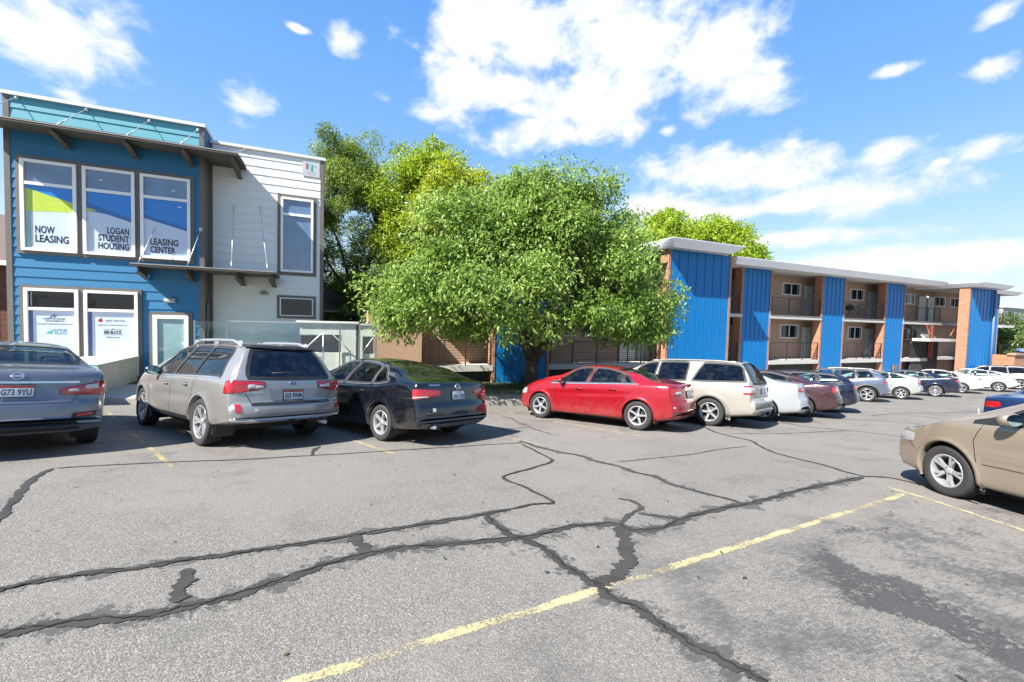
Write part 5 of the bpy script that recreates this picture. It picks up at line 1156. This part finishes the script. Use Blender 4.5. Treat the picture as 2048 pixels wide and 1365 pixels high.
c = MB(); c.box(-.72, 1.28, 16.38, 16.70, -.235, -.15, 0, .01); c.box(1.30, 1.92, 16.40, 16.66, -.265, -.205, 0, .008); c.build('cap', CAP, sc_)
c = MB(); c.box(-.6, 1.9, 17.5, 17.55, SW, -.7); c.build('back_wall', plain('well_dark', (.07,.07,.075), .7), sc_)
hr = root_at('handrail', (.2, 16.2, SW), 'pale metal tube handrail with raked ends inside the stairwell', 'handrail')
c = MB(); c.tube([(-.62,16.2,-1.28), (.02,16.2,-.62), (.16,16.2,-.56), (.34,16.2,-.56), (.45,16.2,-.62), (1.0,16.2,-1.2), (1.0,16.2,SW)], .022, 8); c.tube([(.12,16.2,-.57), (.12,16.2,SW)], .02, 8); c.tube([(1.75,16.2,-.70), (1.42,16.2,-1.2), (1.42,16.2,SW)], .022, 8); c.build('rail', plain('rail_white', (1.,1.,.97), .35, .3), hr)
up_ = root_at('stair_landing', (-.5, 16.4, SW), 'bluish painted landing box low behind the guard', 'landing')
c = MB(); c.box(-1.3, .05, 16.25, 16.40, SW, -1.42); c.build('landing_face', concrete('bluish_concrete', (.34,.40,.45), 2), up_); c = MB(); c.box(-1.34, .09, 16.22, 16.42, -1.42, -1.37); c.build('edge_cap', CAP, up_)

# ------------------------------------------------ neighbours left and behind
nb = root_at('brick_house', (-14, 24, -2.3), 'dark red brick house with a brown shingle roof at the far left edge', 'house')
BRK = brick_mat('dark_red_brick', (.16,.045,.030), (.24,.075,.045), (.20,.16,.13)); SHG = siding_mat('brown_shingles', (.17,.12,.10), .35)
c = MB(); c.box(-22, -10.55, 22.5, 32, -2.6, 1.72); c.build('wall', BRK, nb)
c = MB(); c.add([(-22.4,22.0,1.72), (-10.2,22.0,1.72), (-10.2,27,4.15), (-22.4,27,4.15), (-10.2,32.4,1.72), (-22.4,32.4,1.72)], [(0,1,2,3), (3,2,4,5), (1,4,2), (0,3,5)]); c.build('roof', SHG, nb)
c = MB(); c.box(-22.4, -10.2, 21.94, 22.06, 1.56, 1.74); c.build('gutter', WTRIM, nb); framed_window(nb, -12.6, -11.0, -1.0, 1.15, 22.5, .07, WTRIM, GTEAL, (.1,), 'window')
gr = root_at('garage', (.5, 24.2, -2.5), 'small brown sided garage with a shingle roof showing past the white wing', 'garage')
c = siding(-3, 1.0, 24.2, -2.6, .32, .12); c.box(-3, 1.0, 24.201, 28, -2.6, .32); c.build('wall', siding_mat('tan_siding', (.20,.15,.12), .1), gr); c = MB(); c.add([(-3.2,23.9,.34), (1.25,23.9,.34), (1.0,25.6,1.45), (-3.2,25.6,1.45), (1.25,28.2,.34), (-3.2,28.2,.34)], [(0,1,2,3), (1,4,2), (3,2,4,5)]); c.build('roof', SHG, gr); c = MB(); c.box(-3.2, 1.27, 23.86, 23.95, .24, .36); c.box(1.0, 1.08, 24.15, 24.23, -2.5, .24); c.build('gutter', plain('gutter_tan', (.35,.30,.27), .5), gr)

# ------------------------------------------------ apartment building
TB = brick_mat('tan_brick', (.66,.41,.27), (.76,.49,.33), (.60,.44,.34)); RB = brick_mat('orange_brick', (.50,.20,.11), (.64,.31,.18), (.62,.45,.34), bw=.20, bh=.072)
def panel_blue():
    m, t, b = new_mat('blue_metal_panel'); p = geo_co(t)
    st = t.n.new('ShaderNodeVectorMath'); st.operation = 'MULTIPLY'; t.link(p, st.inputs[0]); st.inputs[1].default_value = (5, 5, .6)
    zz = t.n.new('ShaderNodeSeparateXYZ'); t.link(p, zz.inputs[0])
    c = t.mix(t.noise(st.outputs[0], 2.5, 6, .65), (.001,.12,.33), (.003,.165,.43)); c = t.mix(t.m('MULTIPLY', t.sm(t.m('ADD', zz.outputs[2], t.m('MULTIPLY', t.noise(p, 3, 6, .7), 1.2)), -1.6, -3.2), .35), c, (.16,.15,.14)); t.link(c, b.inputs['Base Color']); b.inputs['Roughness'].default_value = .42; b.inputs['Metallic'].default_value = .0; b.inputs['Specular IOR Level'].default_value = .3; return m
PBL = panel_blue(); SOF = plain('soffit_paint', (.95,.94,.90), .7, var=.08); FAS = plain('fascia_metal', (1.3,1.32,1.38), .38, .1, var=.06, scale=2); SLB = concrete('slab_edge', (.78,.76,.72), 2.); RAIL = plain('dark_railing', (.035,.030,.028), .5); DOOR = plain('door_paint', (.92,.91,.80), .5, var=.05)
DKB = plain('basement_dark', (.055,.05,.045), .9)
ap_ = root_at('apartment_building', (30, 22, -3.2), 'long two storey brick apartment block with blue metal panels and white roof edges', 'building')
YF = 18.0; YI = 19.35; ZU = .86; ZG = -1.96; ZS = 3.545
# inner walls (several boxes so openings read through frames placed on them)
c = MB(); c.box(20.6, 53.0, YI, 27, -3.9, ZS+.05); c.box(3.421, 20.6, YI, 27, -3.4, 1.0); c.box(5.9, 20.6, YI+.001, 27, 1.0001, ZS); c.box(1.75, 3.42, 17.99, 27, -3.4, .30); c.build('tan_brick_wall', TB, ap_)
c = MB(); c.box(3.421, 3.88, 17.98, YI-.001, -3.4, .30); c.build('brick_pier', TB, ap_)
# basement recess under the galleries
for a, b_ in ((4.0,7.05), (9.9,16.3), (20.61,22.6), (25.2,30.0), (32.5,37.4), (39.9,43.5)):
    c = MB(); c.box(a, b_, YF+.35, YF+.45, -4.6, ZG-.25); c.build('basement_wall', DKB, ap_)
    c = MB(); c.box(a-.02, b_+.02, YF-.02, YI-.001, ZG-.24, ZG); c.build('ground_gallery_slab', SLB, ap_)
for i_, (a, b_) in enumerate(((4.0,7.05), (9.9,16.3), (20.61,22.7), (25.11,30.16), (32.43,37.46), (39.82,45.4))):
    c = MB(); c.box(a, b_, YF-.02, YI-.001, ZU-.22, ZU); c.build('upper_gallery_slab', SLB, ap_)
    c = MB(); c.box(a+.01, b_-.01, YF-.034, YF-.0205, ZU-.06, ZU+.01); c.build('slab_flashing', plain('flashing_brown', (.22,.19,.17), .5), ap_)
# blue panels with standing seams, brick piers either side
def wing(xa, xb, yf, zt, zb=-4.4, pl=.42, pr=.16, seams=6, depth=None, downlight=False):
    d_ = depth or .5; c = MB(); c.box(xa, xa+.14, yf, yf+d_-.002, zb, zt); c.build('brick_pier', RB, ap_); c = MB(); c.box(xb-pr, xb, yf, yf+d_-.002, zb, zt); c.build('brick_pier', RB, ap_)
    c = MB(); c.box(xa+.141, xb-pr-.001, yf+.03, yf+d_-.01, zb, zt); n = seams; a, b_ = xa+.141, xb-pr-.001
    for k_ in range(n+1):
        x = a+(b_-a)*k_/n; x = min(max(x, a+.012), b_-.012); c.box(x-.009, x+.009, yf+.008, yf+.0299, zb, zt-.002)
    c.build('blue_panel', PBL, ap_)
    c = MB(); c.box((xa+xb)/2+.1, (xa+xb)/2+.5, yf-.09, yf-.0155, -2.95, -2.45); c.build('utility_box', plain('rusty_box', (.26,.17,.14), .7, var=.3), ap_)
wing(16.20, 20.72, 17.2, 3.915, seams=7, depth=.6); wing(22.56, 25.20, YF, ZS, seams=6); wing(30.06, 32.60, YF, ZS, seams=5); wing(37.35, 39.96, YF, ZS, seams=5)
wing(7.02, 9.92, YF, ZS, seams=6); wing(44.15, 48.25, 16.0, 3.46, seams=7, depth=.6); wing(51.6, 54.2, 17.7, 3.51, seams=4, depth=.6)
dp = MB(); dp.tube([(47.95, 15.93, 3.4), (47.95, 15.93, -4.2)], .07, 8); dp.build('downpipe', plain('pipe_lilac', (.16,.22,.42), .5), ap_)
for x in (4.0, 7.02): pass
# roofs with fascia leaning inwards at the foot
def roof(x0, x1, yf, yb, zs, h=.37, lean=.28, name='flat_roof', left=True, right=True):
    c = MB(); c.box(x0+lean+.02, x1-lean-.02, yf+lean+.02, yb, zs-.001, zs+.03); c.build('soffit', SOF, ap_)
    o, i = (x0, x1, yf, yb), (x0+lean, x1-lean, yf+lean, yb); c = MB(); zt = zs+h
    c.add([(o[0],o[2],zt), (o[1],o[2],zt), (o[1],o[3],zt), (o[0],o[3],zt), (i[0],i[2],zs), (i[1],i[2],zs), (i[1],i[3],zs), (i[0],i[3],zs)], [(0,4,5,1), (1,5,6,2), (3,7,4,0), (0,1,2,3)])
    for f_ in (.34, .68):   # pressed seams
        zz = zs+h*f_; q = lean*(1-f_)-.006
        c.box(x0+q, x1-q, yf+q-.006, yf+q+.004, zz-.006, zz+.006); c.box(x0+q-.006, x0+q+.004, yf+q+.01, yb, zz-.006, zz+.006)
    c.box(x0-.015, x1+.015, yf-.015, yf+.06, zt+.001, zt+.025); c.box(x0-.015, x0+.06, yf+.061, yb, zt+.001, zt+.025)
    c.build(name, FAS, ap_)
roof(15.62, 20.60, 16.32, 25, 3.92, .36, lean=.42); roof(20.9, 43.75, 17.05, 27, 3.55, .34, name='main_roof'); roof(43.80, 48.6, 15.10, 27, 3.47, .30, name='end_roof'); roof(48.5, 57.2, 17.2, 27, 3.52, .28, name='far_roof'); roof(5.6, 15.6, 17.05, 27, 3.55, .34, name='left_roof')
c = MB(); c.box(20.43, 21.0, 17.4, 25, 3.58, 3.86); c.build('roof_step', plain('step_shade_pink', (.40,.33,.31), .6), ap_)  # pinkish colour stands for the shaded, tinted fascia end at the step
# number plates, junction boxes and conduits that break up the gallery walls
for x, z in ((31.45, 2.35), (38.85, 2.35), (46.0, 2.3), (31.4, -.5), (38.8, -.5)):
    c = MB(); c.box(x-.09, x+.09, YI-.05, YI-.001, z-.14, z+.14); c.build('meter_box', plain('meter_grey', (.5,.5,.48), .5, .1), ap_)
for x in (26.6, 34.0, 41.4): c = MB(); c.tube([(x, YI-.03, ZG+.01), (x, YI-.03, ZU-.24)], .018, 6); c.build('conduit', MATS['meter_grey'], ap_)
for (x, y, z) in ((33.2, 18.9, ZU), (33.2, 18.9, ZG), (26.2, 18.9, ZG)): pass
# windows, doors
def apt_window(x0, x1, z0, z1): 
    w_ = framed_window(ap_, x0, x1, z0, z1, YI-.001, .06, WTRIM, GDARK, (), 'window', .07, ((x0+x1)/2,))
    c = MB(); k = random.random(); a = x0+.08+(x1-x0)*.3*k; c.box(x0+.07, x0+.07+(x1-x0)*(.12+.25*k), YI-.026, YI-.0195, z0+.07, z1-.07); c.build('curtain', plain('curtain', (.16,.20,.20), .8, var=.3), w_); c = MB(); c.box(x1-.07-(x1-x0)*.14, x1-.07, YI-.026, YI-.0195, z0+.07, z1-.07); c.build('curtain', MATS['curtain'], w_)
def apt_door(x0, x1, z0, h=2.14):
    d_ = MB(); d_.box(x0, x1, YI-.07, YI-.001, z0+.005, z0+h); o = d_.build('door', DOOR, ap_); k = MB()
    for a, b_, c_, d2 in ((x0-.05,x0-.001,0,h+.05), (x1+.001,x1+.05,0,h+.05), (x0,x1,h+.001,h+.05)): k.box(a, b_, YI-.09, YI-.001, z0+c_+.005, z0+d2)
    k.build('door_frame', plain('frame_cream', (.42,.41,.35), .5), o); k = MB(); k.ell((x0+.09, YI-.10, z0+.98), (.03,.03,.03), 0, 8, 6); k.box((x0+x1)/2-.05, (x0+x1)/2+.04, YI-.074, YI-.0705, z0+1.45, z0+1.55); k.build('handle', INK, o)
for x0, x1 in ((28.0,29.85), (35.45,37.2), (42.75,44.2), (47.2,49.0)): apt_window(x0, x1, 2.27, 3.08)
for x0, x1 in ((28.0,29.85), (35.45,37.2), (42.75,44.2)): apt_window(x0, x1, -.60, .32)
for x0, x1 in ((4.85,6.75), (12.7,14.6), (10.3,11.9)): apt_window(x0, x1, -.66, .32); apt_window(x0, x1, 2.2, 3.05)
apt_window(49.8, 51.5, 2.27, 3.08)
for x0, x1 in ((22.62,23.75), (30.2,31.2), (37.7,38.7), (44.8,45.9), (46.15,47.2)): apt_door(x0, x1, ZU)
for x0, x1 in ((22.62,23.75), (30.2,31.2), (37.6,38.6), (44.75,45.8), (14.95,16.0), (16.2,17.0)): apt_door(x0, x1, ZG)
for x, z in ((32.0,2.9), (31.75,.12), (46.0,2.95), (46.1,.12)):
    l_ = MB(); l_.ell((x, YI-.09, z), (.09,.08,.05)); l_.box(x-.1, x+.1, YI-.12, YI-.001, z+.05, z+.09); l_.build('porch_light', [plain('porch_globe', (.8,.78,.7), .3, emit=(1,.95,.8), est=.6)], ap_)
# railings: top rail, posts, ten thin bars
def railing(x0, x1, y, zb, posts, h=1.12, n=9, name='railing', p=None):
    c = MB(); c.box(x0, x1, y-.02, y+.02, zb+h-.04, zb+h); 
    for q in posts: c.box(q-.022, q+.022, y-.021, y+.021, zb, zb+h-.0405)
    for k_ in range(n): z = zb+.10+(h-.2)*k_/(n-1); c.box(x0, x1, y-.010, y+.010, z-.010, z+.010)
    return c.build(name, RAIL, p or ap_)
for zb, hh in ((ZU, 1.10), (ZG, 1.14)):
    for x0, x1, ps in ((20.8,22.5,(20.85,22.45)), (25.25,30.0,(25.3,26.9,28.45,29.95)), (32.65,37.3,(32.7,34.3,35.9,37.25)), (40.0,43.4,(40.05,41.7,43.35))):
        railing(x0, x1, YF+.05, zb, ps, hh)
railing(43.4, 45.2, YF+.05, ZU, (44.3,45.15))
railing(4.05, 7.0, YF+.03, ZG, (4.08,4.62,4.86,5.8,6.95), 1.12, 9); railing(9.95, 15.4, YF+.03, ZG, (9.98,11.2,12.6,13.9,14.5,15.36), 1.12, 9); railing(15.1, 16.15, YF-.5, ZG-.2, (15.12,15.7,16.12), 1.5, 11)
railing(4.05, 7.0, YF+.03, ZU, (4.08,5.5,6.95)); railing(9.95, 15.4, YF+.03, ZU, (9.98,12.6,15.36))
for zz in (ZU, ZG):
    c = MB(); c.box(20.7, 53.0, YF+.62, YI-.002, zz-.23, zz-.003); c.build('gallery_slab', SLB, ap_)
# stair, landing and red steel columns at the far end
c = MB(); c.box(41.1, 45.4, 16.9, 17.95, -.62, -.42); c.build('stair_landing', SLB, ap_)
c = MB(); 
for k_ in range(8): c.box(43.0+k_*.02, 44.6, 18.0+k_*.155, 18.16+k_*.155, -.42+k_*.16, -.26+k_*.16)
c.build('stair_flight', plain('stair_grey', (.45,.45,.42), .7), ap_)
c = MB(); c.box(43.5, 43.72, 17.75, 17.95, ZG, ZU-.2201); c.build('red_column', plain('red_steel', (.34,.075,.05), .5, var=.15), ap_)
c = MB(); c.tube([(41.6,17.1,-.25), (42.7,17.8,.55)], .05, 6); c.build('stair_stringer', MATS['red_steel'], ap_); c = MB(); c.tube([(44.0,16.9,-.2), (44.9,17.0,.55)], .05, 6); c.build('stair_stringer', MATS['red_steel'], ap_)
railing(41.15, 45.3, 16.95, -.42, (41.2,43.6,45.15), 1.05, 7)
c = MB(); c.box(41.3, 45.2, 18.05, 18.15, -4.4, -.65); c.build('stair_shade_sheet', DKB, ap_)  # near-black sheet, painted shade below the landing
# far balcony around the corner
for zz in (ZU, ZG):
    c = MB(); c.box(54.3, 56.6, 17.5, 19, zz-.22, zz); c.build('far_slab', SLB, ap_); railing(54.35, 56.55, 17.55, zz, (54.4,56.5), 1.1, 7)
# ------------------------------------------------ things on the galleries
def bicycle(x, y, z, rz, label, k=1.):
    r_ = root_at('bicycle', (x, y, z), label, 'bicycle', 'bicycles on the galleries'); r_.rotation_euler = (0, 0, 0); root_inv.pop(r_.name); r_.rotation_euler = (0, 0, rz)
    for wx in (-.5, .5):
        w_ = MB(); w_.tube([(wx+.33*math.cos(a*math.pi/12), 0, .34+.33*math.sin(a*math.pi/12)) for a in range(24)], .017, 6, 0, True)
        for a in range(12): w_.tube([(wx, 0, .34), (wx+.32*math.cos(a*math.pi/6), 0, .34+.32*math.sin(a*math.pi/6))], .003, 3)
        w_.build('wheel', RUB, r_)
    f_ = MB(); B = {'bb': (-.05,0,.30), 'st': (-.18,0,.78), 'hd': (.36,0,.80), 'ra': (-.5,0,.34), 'fa': (.5,0,.34)}
    for a, b_ in (('bb','st'), ('bb','hd'), ('st','hd'), ('ra','bb'), ('ra','st'), ('hd','fa')): f_.tube([B[a], B[b_]], .016, 6)
    f_.build('frame', plain('bike_frame', (.10,.11,.14), .35, .4), r_)
    s_ = MB(); s_.ell((-.2,0,.88), (.13,.06,.03)); s_.tube([(-.18,0,.78), (-.19,0,.87)], .012); s_.build('saddle', BLK, r_); h_ = MB(); h_.tube([(.36,0,.80), (.34,0,.95), (.38,-.25,.97)], .012, 6); h_.tube([(.34,0,.95), (.38,.25,.97)], .012, 6); h_.build('handlebar', BLK, r_)
bicycle(36.3, 18.45, ZG, .15, 'bicycle on the ground gallery of the third bay, right of the second blue panel'); bicycle(35.3, 18.6, ZU, -.1, 'dark bicycle on the upper gallery of the third bay')
gr_ = root_at('grill', (34.4, 18.7, ZU), 'dark covered kettle grill on the upper gallery beside the bicycle', 'grill'); c = MB(); c.ell((34.4,18.7,ZU+.80), (.32,.28,.22)); c.build('lid', BLK, gr_); c = MB(); [c.tube([(34.4+dx*.15,18.7,ZU+.7), (34.4+dx*.3,18.7+dy*.2,ZU)], .018, 6) for dx, dy in ((-1,-1),(1,-1),(0,1))]; c.build('leg_stand', BLK, gr_)
# low brick wall with white bags beyond the end, far grey building
lw = root_at('low_brick_wall', (52, 15.6, -3.6), 'low orange brick wall with a sunlit coping past the end of the block', 'wall'); c = MB(); c.box(51.2, 62, 15.6, 15.9, -4.2, -1.62); c.box(51.0, 51.2, 15.6, 19, -4.2, -1.62); c.build('wall', RB, lw); c = MB(); c.box(50.9, 62.1, 15.5, 16.0, -1.615, -1.45); c.build('coping', concrete('salmon_coping', (.50,.34,.24)), lw)
for i_, (x, s, col, lab) in enumerate(((53.2, .55, (.10,.17,.38), 'blue tarpaulin bundle on the low brick wall'), (54.9, .75, (.62,.62,.60), 'white bag on the low brick wall, the left one of two'), (57.0, .8, (.60,.62,.62), 'larger white bag on the low brick wall at the right edge'))):
    c = MB(); c.ell((x, 15.8, -1.40+s*.22), (s, .45, s*.36), 0, 24, 14); rngb = random.Random(i_); c.v = [(a*(1), b_, z+.05*math.sin(a*9+b_*7)+rngb.uniform(-.015,.015)) for a, b_, z in c.v]; tag(c.build('bag', plain('bag_%d' % i_, col, .6, var=.15)), lab, 'bag')
fb = root_at('grey_building', (110, 36, -4), 'plain pale grey building far behind the bushes at the right edge', 'building'); c = MB(); c.box(93, 140, 30, 50, -6, 4.1); c.build('wall', siding_mat('pale_grey_wall', (.42,.42,.44), .05), fb); c = MB(); c.box(92.8, 140.2, 29.8, 50, 4.1, 4.35); c.build('roof_edge', CAP, fb)

# ------------------------------------------------ trees
def leaf_mat(name, cols, trans=.35, rough=.45):
    m, t, b = new_mat(name); at = t.n.new('ShaderNodeAttribute'); at.attribute_name = 'tone'
    c = t.ramp(at.outputs['Fac'], [(i/(len(cols)-1), q) for i, q in enumerate(cols)]); t.link(c, b.inputs['Base Color']); b.inputs['Roughness'].default_value = rough; b.inputs['Specular IOR Level'].default_value = .45
    tr_ = t.n.new('ShaderNodeBsdfTranslucent'); hs2 = t.n.new('ShaderNodeHueSaturation'); hs2.inputs['Value'].default_value = 1.5; hs2.inputs['Hue'].default_value = .485; t.link(c, hs2.inputs['Color']); t.link(hs2.outputs[0], tr_.inputs[0])
    mx = t.n.new('ShaderNodeMixShader'); mx.inputs[0].default_value = trans; out = [n for n in t.n if n.type == 'OUTPUT_MATERIAL'][0]; t.link(b.outputs[0], mx.inputs[1]); t.link(tr_.outputs[0], mx.inputs[2]); t.link(mx.outputs[0], out.inputs[0]); return m
def leaves_mesh(name, P, axis, L, W_, tone, mat, outward=None):
    """P: n x 3 leaf roots, axis: n x 3 pointing directions"""
    n = len(P); a = axis/np.linalg.norm(axis, axis=1)[:, None]; r_ = rng.normal(size=(n, 3))
    if outward is not None: r_ = r_*.75+outward
    s = np.cross(a, r_); s /= np.linalg.norm(s, axis=1)[:, None]+1e-9; u = np.cross(s, a); l = L*rng.uniform(.65, 1.25, n)[:, None]; w_ = W_*rng.uniform(.7, 1.2, n)[:, None]
    V = np.empty((n, 4, 3)); V[:, 0] = P; V[:, 1] = P+a*l*.5+s*w_*.5+u*l*.06; V[:, 2] = P+a*l-u*l*.10; V[:, 3] = P+a*l*.5-s*w_*.5+u*l*.06
    me = bpy.data.meshes.new(name); me.vertices.add(n*4); me.vertices.foreach_set('co', V.reshape(-1)); me.loops.add(n*4); me.loops.foreach_set('vertex_index', np.arange(n*4)); me.polygons.add(n); me.polygons.foreach_set('loop_start', np.arange(n)*4)
    me.update(); me.materials.append(mat); at = me.attributes.new('tone', 'FLOAT', 'POINT'); at.data.foreach_set('value', np.repeat(tone, 4)); return me
BARK = plain('bark', (.085,.068,.052), .9, var=.4, scale=14, bump=.8, bscale=30)
def tree(name, base, ctr, rad_, nclump, nleaf, L, W_, mat, label, cat='tree', trunk_r=.22, clump=.75, droop=.25, seed=1, flat_=2.4, fork=.35, trunk_h=None, gap=.0, nlimb=7, group=None, zmin=-99., lumpy=1., taper=0.):
    rg = np.random.default_rng(seed); rnd = random.Random(seed); B = Vector(base); C = Vector(ctr)
    r0 = root_at(name, base, label, cat, group); th = trunk_h or (C.z-rad_[2]*.75-B.z); top_ = Vector((B.x+(C.x-B.x)*.15, B.y+(C.y-B.y)*.15, B.z+th)); tm = MB()
    ph = rnd.uniform(0, 6)
    tm.tube([B-Vector((0,0,.3)), B+Vector((0,0,.05)), B.lerp(top_, .5)+Vector((.05*math.sin(ph),.05,0)), top_], [trunk_r*1.5, trunk_r*1.15, trunk_r*.92, trunk_r*.95], 14)
    # clump centres: shell-heavy in a flattened ellipsoid with lumpy radius
    cl = []
    while len(cl) < nclump:
        d = rg.normal(size=3); d /= np.linalg.norm(d); d[2] = d[2] if d[2] > -.8 else -d[2]
        rr = rg.uniform(.25, 1)**(1/2.6); lump = 1+lumpy*.13*math.sin(3.1*math.atan2(d[1], d[0])+seed)+lumpy*.10*math.sin(5.3*d[2]*2+seed*2+2*math.atan2(d[1], d[0])); e = (abs(d[0])**flat_+abs(d[1])**flat_+abs(d[2])**flat_)**(-1/flat_)
        p = np.array(ctr)+d*e*rr*lump*np.array(rad_)*.92; 
        p[0] = ctr[0]+(p[0]-ctr[0])*(1-taper*max(0, d[2])**1.2); p[1] = ctr[1]+(p[1]-ctr[1])*(1-taper*.4*max(0, d[2]))
        if p[2] > zmin: cl.append((p, d, rr))
    cl = sorted(cl, key=lambda q: q[2])
    limbs = []
    for k_ in range(nlimb):
        a = 2*math.pi*k_/nlimb+rnd.uniform(-.3, .3); e = Vector((C.x+math.cos(a)*rad_[0]*.55, C.y+math.sin(a)*rad_[1]*.55, C.z+rnd.uniform(-.25, .45)*rad_[2])); m1 = top_.lerp(e, .35)+Vector((0, 0, rad_[2]*.08)); st0 = B.lerp(top_, rnd.uniform(1-fork, 1))
        pts = [st0, st0.lerp(m1, .5)+Vector((rnd.uniform(-.1,.1), rnd.uniform(-.1,.1), 0)), m1, m1.lerp(e, .5)+Vector((rnd.uniform(-.2,.2), rnd.uniform(-.2,.2), .1)), e]; tm.tube(pts, [trunk_r*.62, trunk_r*.5, trunk_r*.38, trunk_r*.24, trunk_r*.1], 8); limbs += pts[2:]
    limbs.append(top_)
    for p, d, rr in cl[::2]:
        q = min(limbs, key=lambda l: (l-Vector(p)).length); v = Vector(p); tm.tube([q, q.lerp(v, .5)+Vector((rnd.uniform(-.12,.12), rnd.uniform(-.12,.12), rnd.uniform(-.05,.15))), v], [trunk_r*.13, trunk_r*.09, .012], 5)
    tm.build('trunk', BARK, r0)
    per = nleaf//nclump; Ps, As, Os, Ts = [], [], [], []
    for p, d, rr in cl:
        n = int(per*rg.uniform(.7, 1.3)); cr = clump*rg.uniform(.65, 1.2); q = rg.normal(size=(n, 3)); q /= np.linalg.norm(q, axis=1)[:, None]; q[:, 2] *= .68; rr_ = rg.uniform(.15, 1, n)**.45
        # twigs: leaves gather on short sprays
        ns = max(6, n//14); sp = rg.normal(size=(ns, 3)); sp /= np.linalg.norm(sp, axis=1)[:, None]; sp[:, 2] *= .7; ix = rg.integers(0, ns, n); t_ = rg.uniform(.35, 1.1, n)[:, None]
        pos = p+np.where(rg.uniform(size=n)[:, None] < .72, sp[ix]*t_*cr+rg.normal(size=(n, 3))*.085*cr, q*rr_[:, None]*cr)
        ax = sp[ix]*.6+rg.normal(size=(n, 3))*.55+np.array([0, 0, -droop*1.6]); Ps.append(pos); As.append(ax); Os.append(np.tile(d*.6+np.array([0, 0, .9]), (n, 1))+q*.4); Ts.append(np.clip(rg.normal(.5, .17, n)+rg.normal(0, .10), 0, 1))
    P = np.vstack(Ps); o = bpy.data.objects.new('crown', leaves_mesh('crown', P, np.vstack(As), L, W_, np.concatenate(Ts), mat, np.vstack(Os))); link_obj(o, r0); return r0
G1 = leaf_mat('pear_leaves', [(.045,.10,.014), (.17,.28,.045), (.40,.52,.15)], .42, .5)
G2 = leaf_mat('dark_leaves', [(.05,.10,.012), (.13,.21,.025), (.26,.34,.05)], .33)
G3 = leaf_mat('yellow_leaves', [(.12,.20,.012), (.28,.35,.018), (.48,.50,.03)], .38)
G3b = leaf_mat('lime_leaves', [(.09,.17,.010), (.22,.33,.018), (.40,.48,.03)], .38)
G4 = leaf_mat('bush_leaves', [(.04,.075,.016), (.09,.145,.036), (.19,.25,.08)], .25)
tree('tree', (7.85, 15.8, walk(7.85)), (7.35, 14.35, .75), (5.8, 3.15, 4.95), 210, 135000, .175, .068, G1, 'broad leafy green tree standing in the grass strip between the blue black and red cars', trunk_r=.27, clump=.98, seed=4, taper=.36, trunk_h=1.8, fork=.45, nlimb=10, droop=.35, flat_=2.05, zmin=-.25, lumpy=.6)
tree('tree', (2.1, 27, -3), (2.1, 27, 3.9), (3.5, 2.6, 6.7), 240, 130000, .13, .055, G2, 'tall dark green tree behind the right end of the white wing', trunk_r=.25, clump=.85, seed=9, trunk_h=2.8)
tree('tree', (6.6, 25.5, -3), (5.4, 25.5, 5.9), (2.9, 2.6, 4.2), 110, 60000, .17, .085, G3b, 'round yellow green maple behind the broad tree, right of the dark tree', trunk_r=.25, clump=.95, seed=12, trunk_h=3)
tree('tree', (7.0, 23.2, -3), (7.1, 23.0, 5.7), (2.9, 1.5, 2.7), 74, 36000, .17, .085, G3, 'bright yellow tree crown above the left of the broad green tree', trunk_r=.2, clump=.8, seed=21, trunk_h=4)
tree('shrub', (1.9, 23.6, -3), (1.9, 23.6, -.2), (1.5, .9, 2.6), 40, 16000, .12, .055, G2, 'dark bush filling the gap between the garage and the brick end wall', 'shrub', trunk_r=.1, clump=.6, seed=77, trunk_h=1, nlimb=5)
tree('tree', (34, 33, -4), (34.5, 33, 7.3), (9.4, 3.6, 3.5), 100, 40000, .30, .17, G3b, 'bright green tree rising behind the apartment roof', trunk_r=.4, clump=1.5, seed=31, trunk_h=6)
# bushes and small trees past the end of the block
for i_, (x, y, h, r_, lab) in enumerate(((61.5, 19.5, 5.6, 1.5, 'tallest evergreen shrub beyond the end balcony'), (66.5, 21, 4.6, 2.4, 'spreading green bush right of the evergreen shrub'), (70.5, 20.5, 5.0, 2.6, 'rounded bush at the right edge of the photo'), (63.5, 17.8, 3.2, 1.9, 'low bushy shrub above the low brick wall'))):
    tree('bush', (x, y, -4.1), (x, y, -3.9+h*.55), (r_, r_, h*.5), 34, 9000, .26, .10, G4, lab, 'shrub', trunk_r=.1, clump=.9, seed=40+i_, trunk_h=1, nlimb=4)
for i_, (x, y, z, r_, lab) in enumerate(((-6, -26, 5, 5, 'leafy tree behind the camera to the left'), )): pass
# low planting against the block behind the champagne crossover
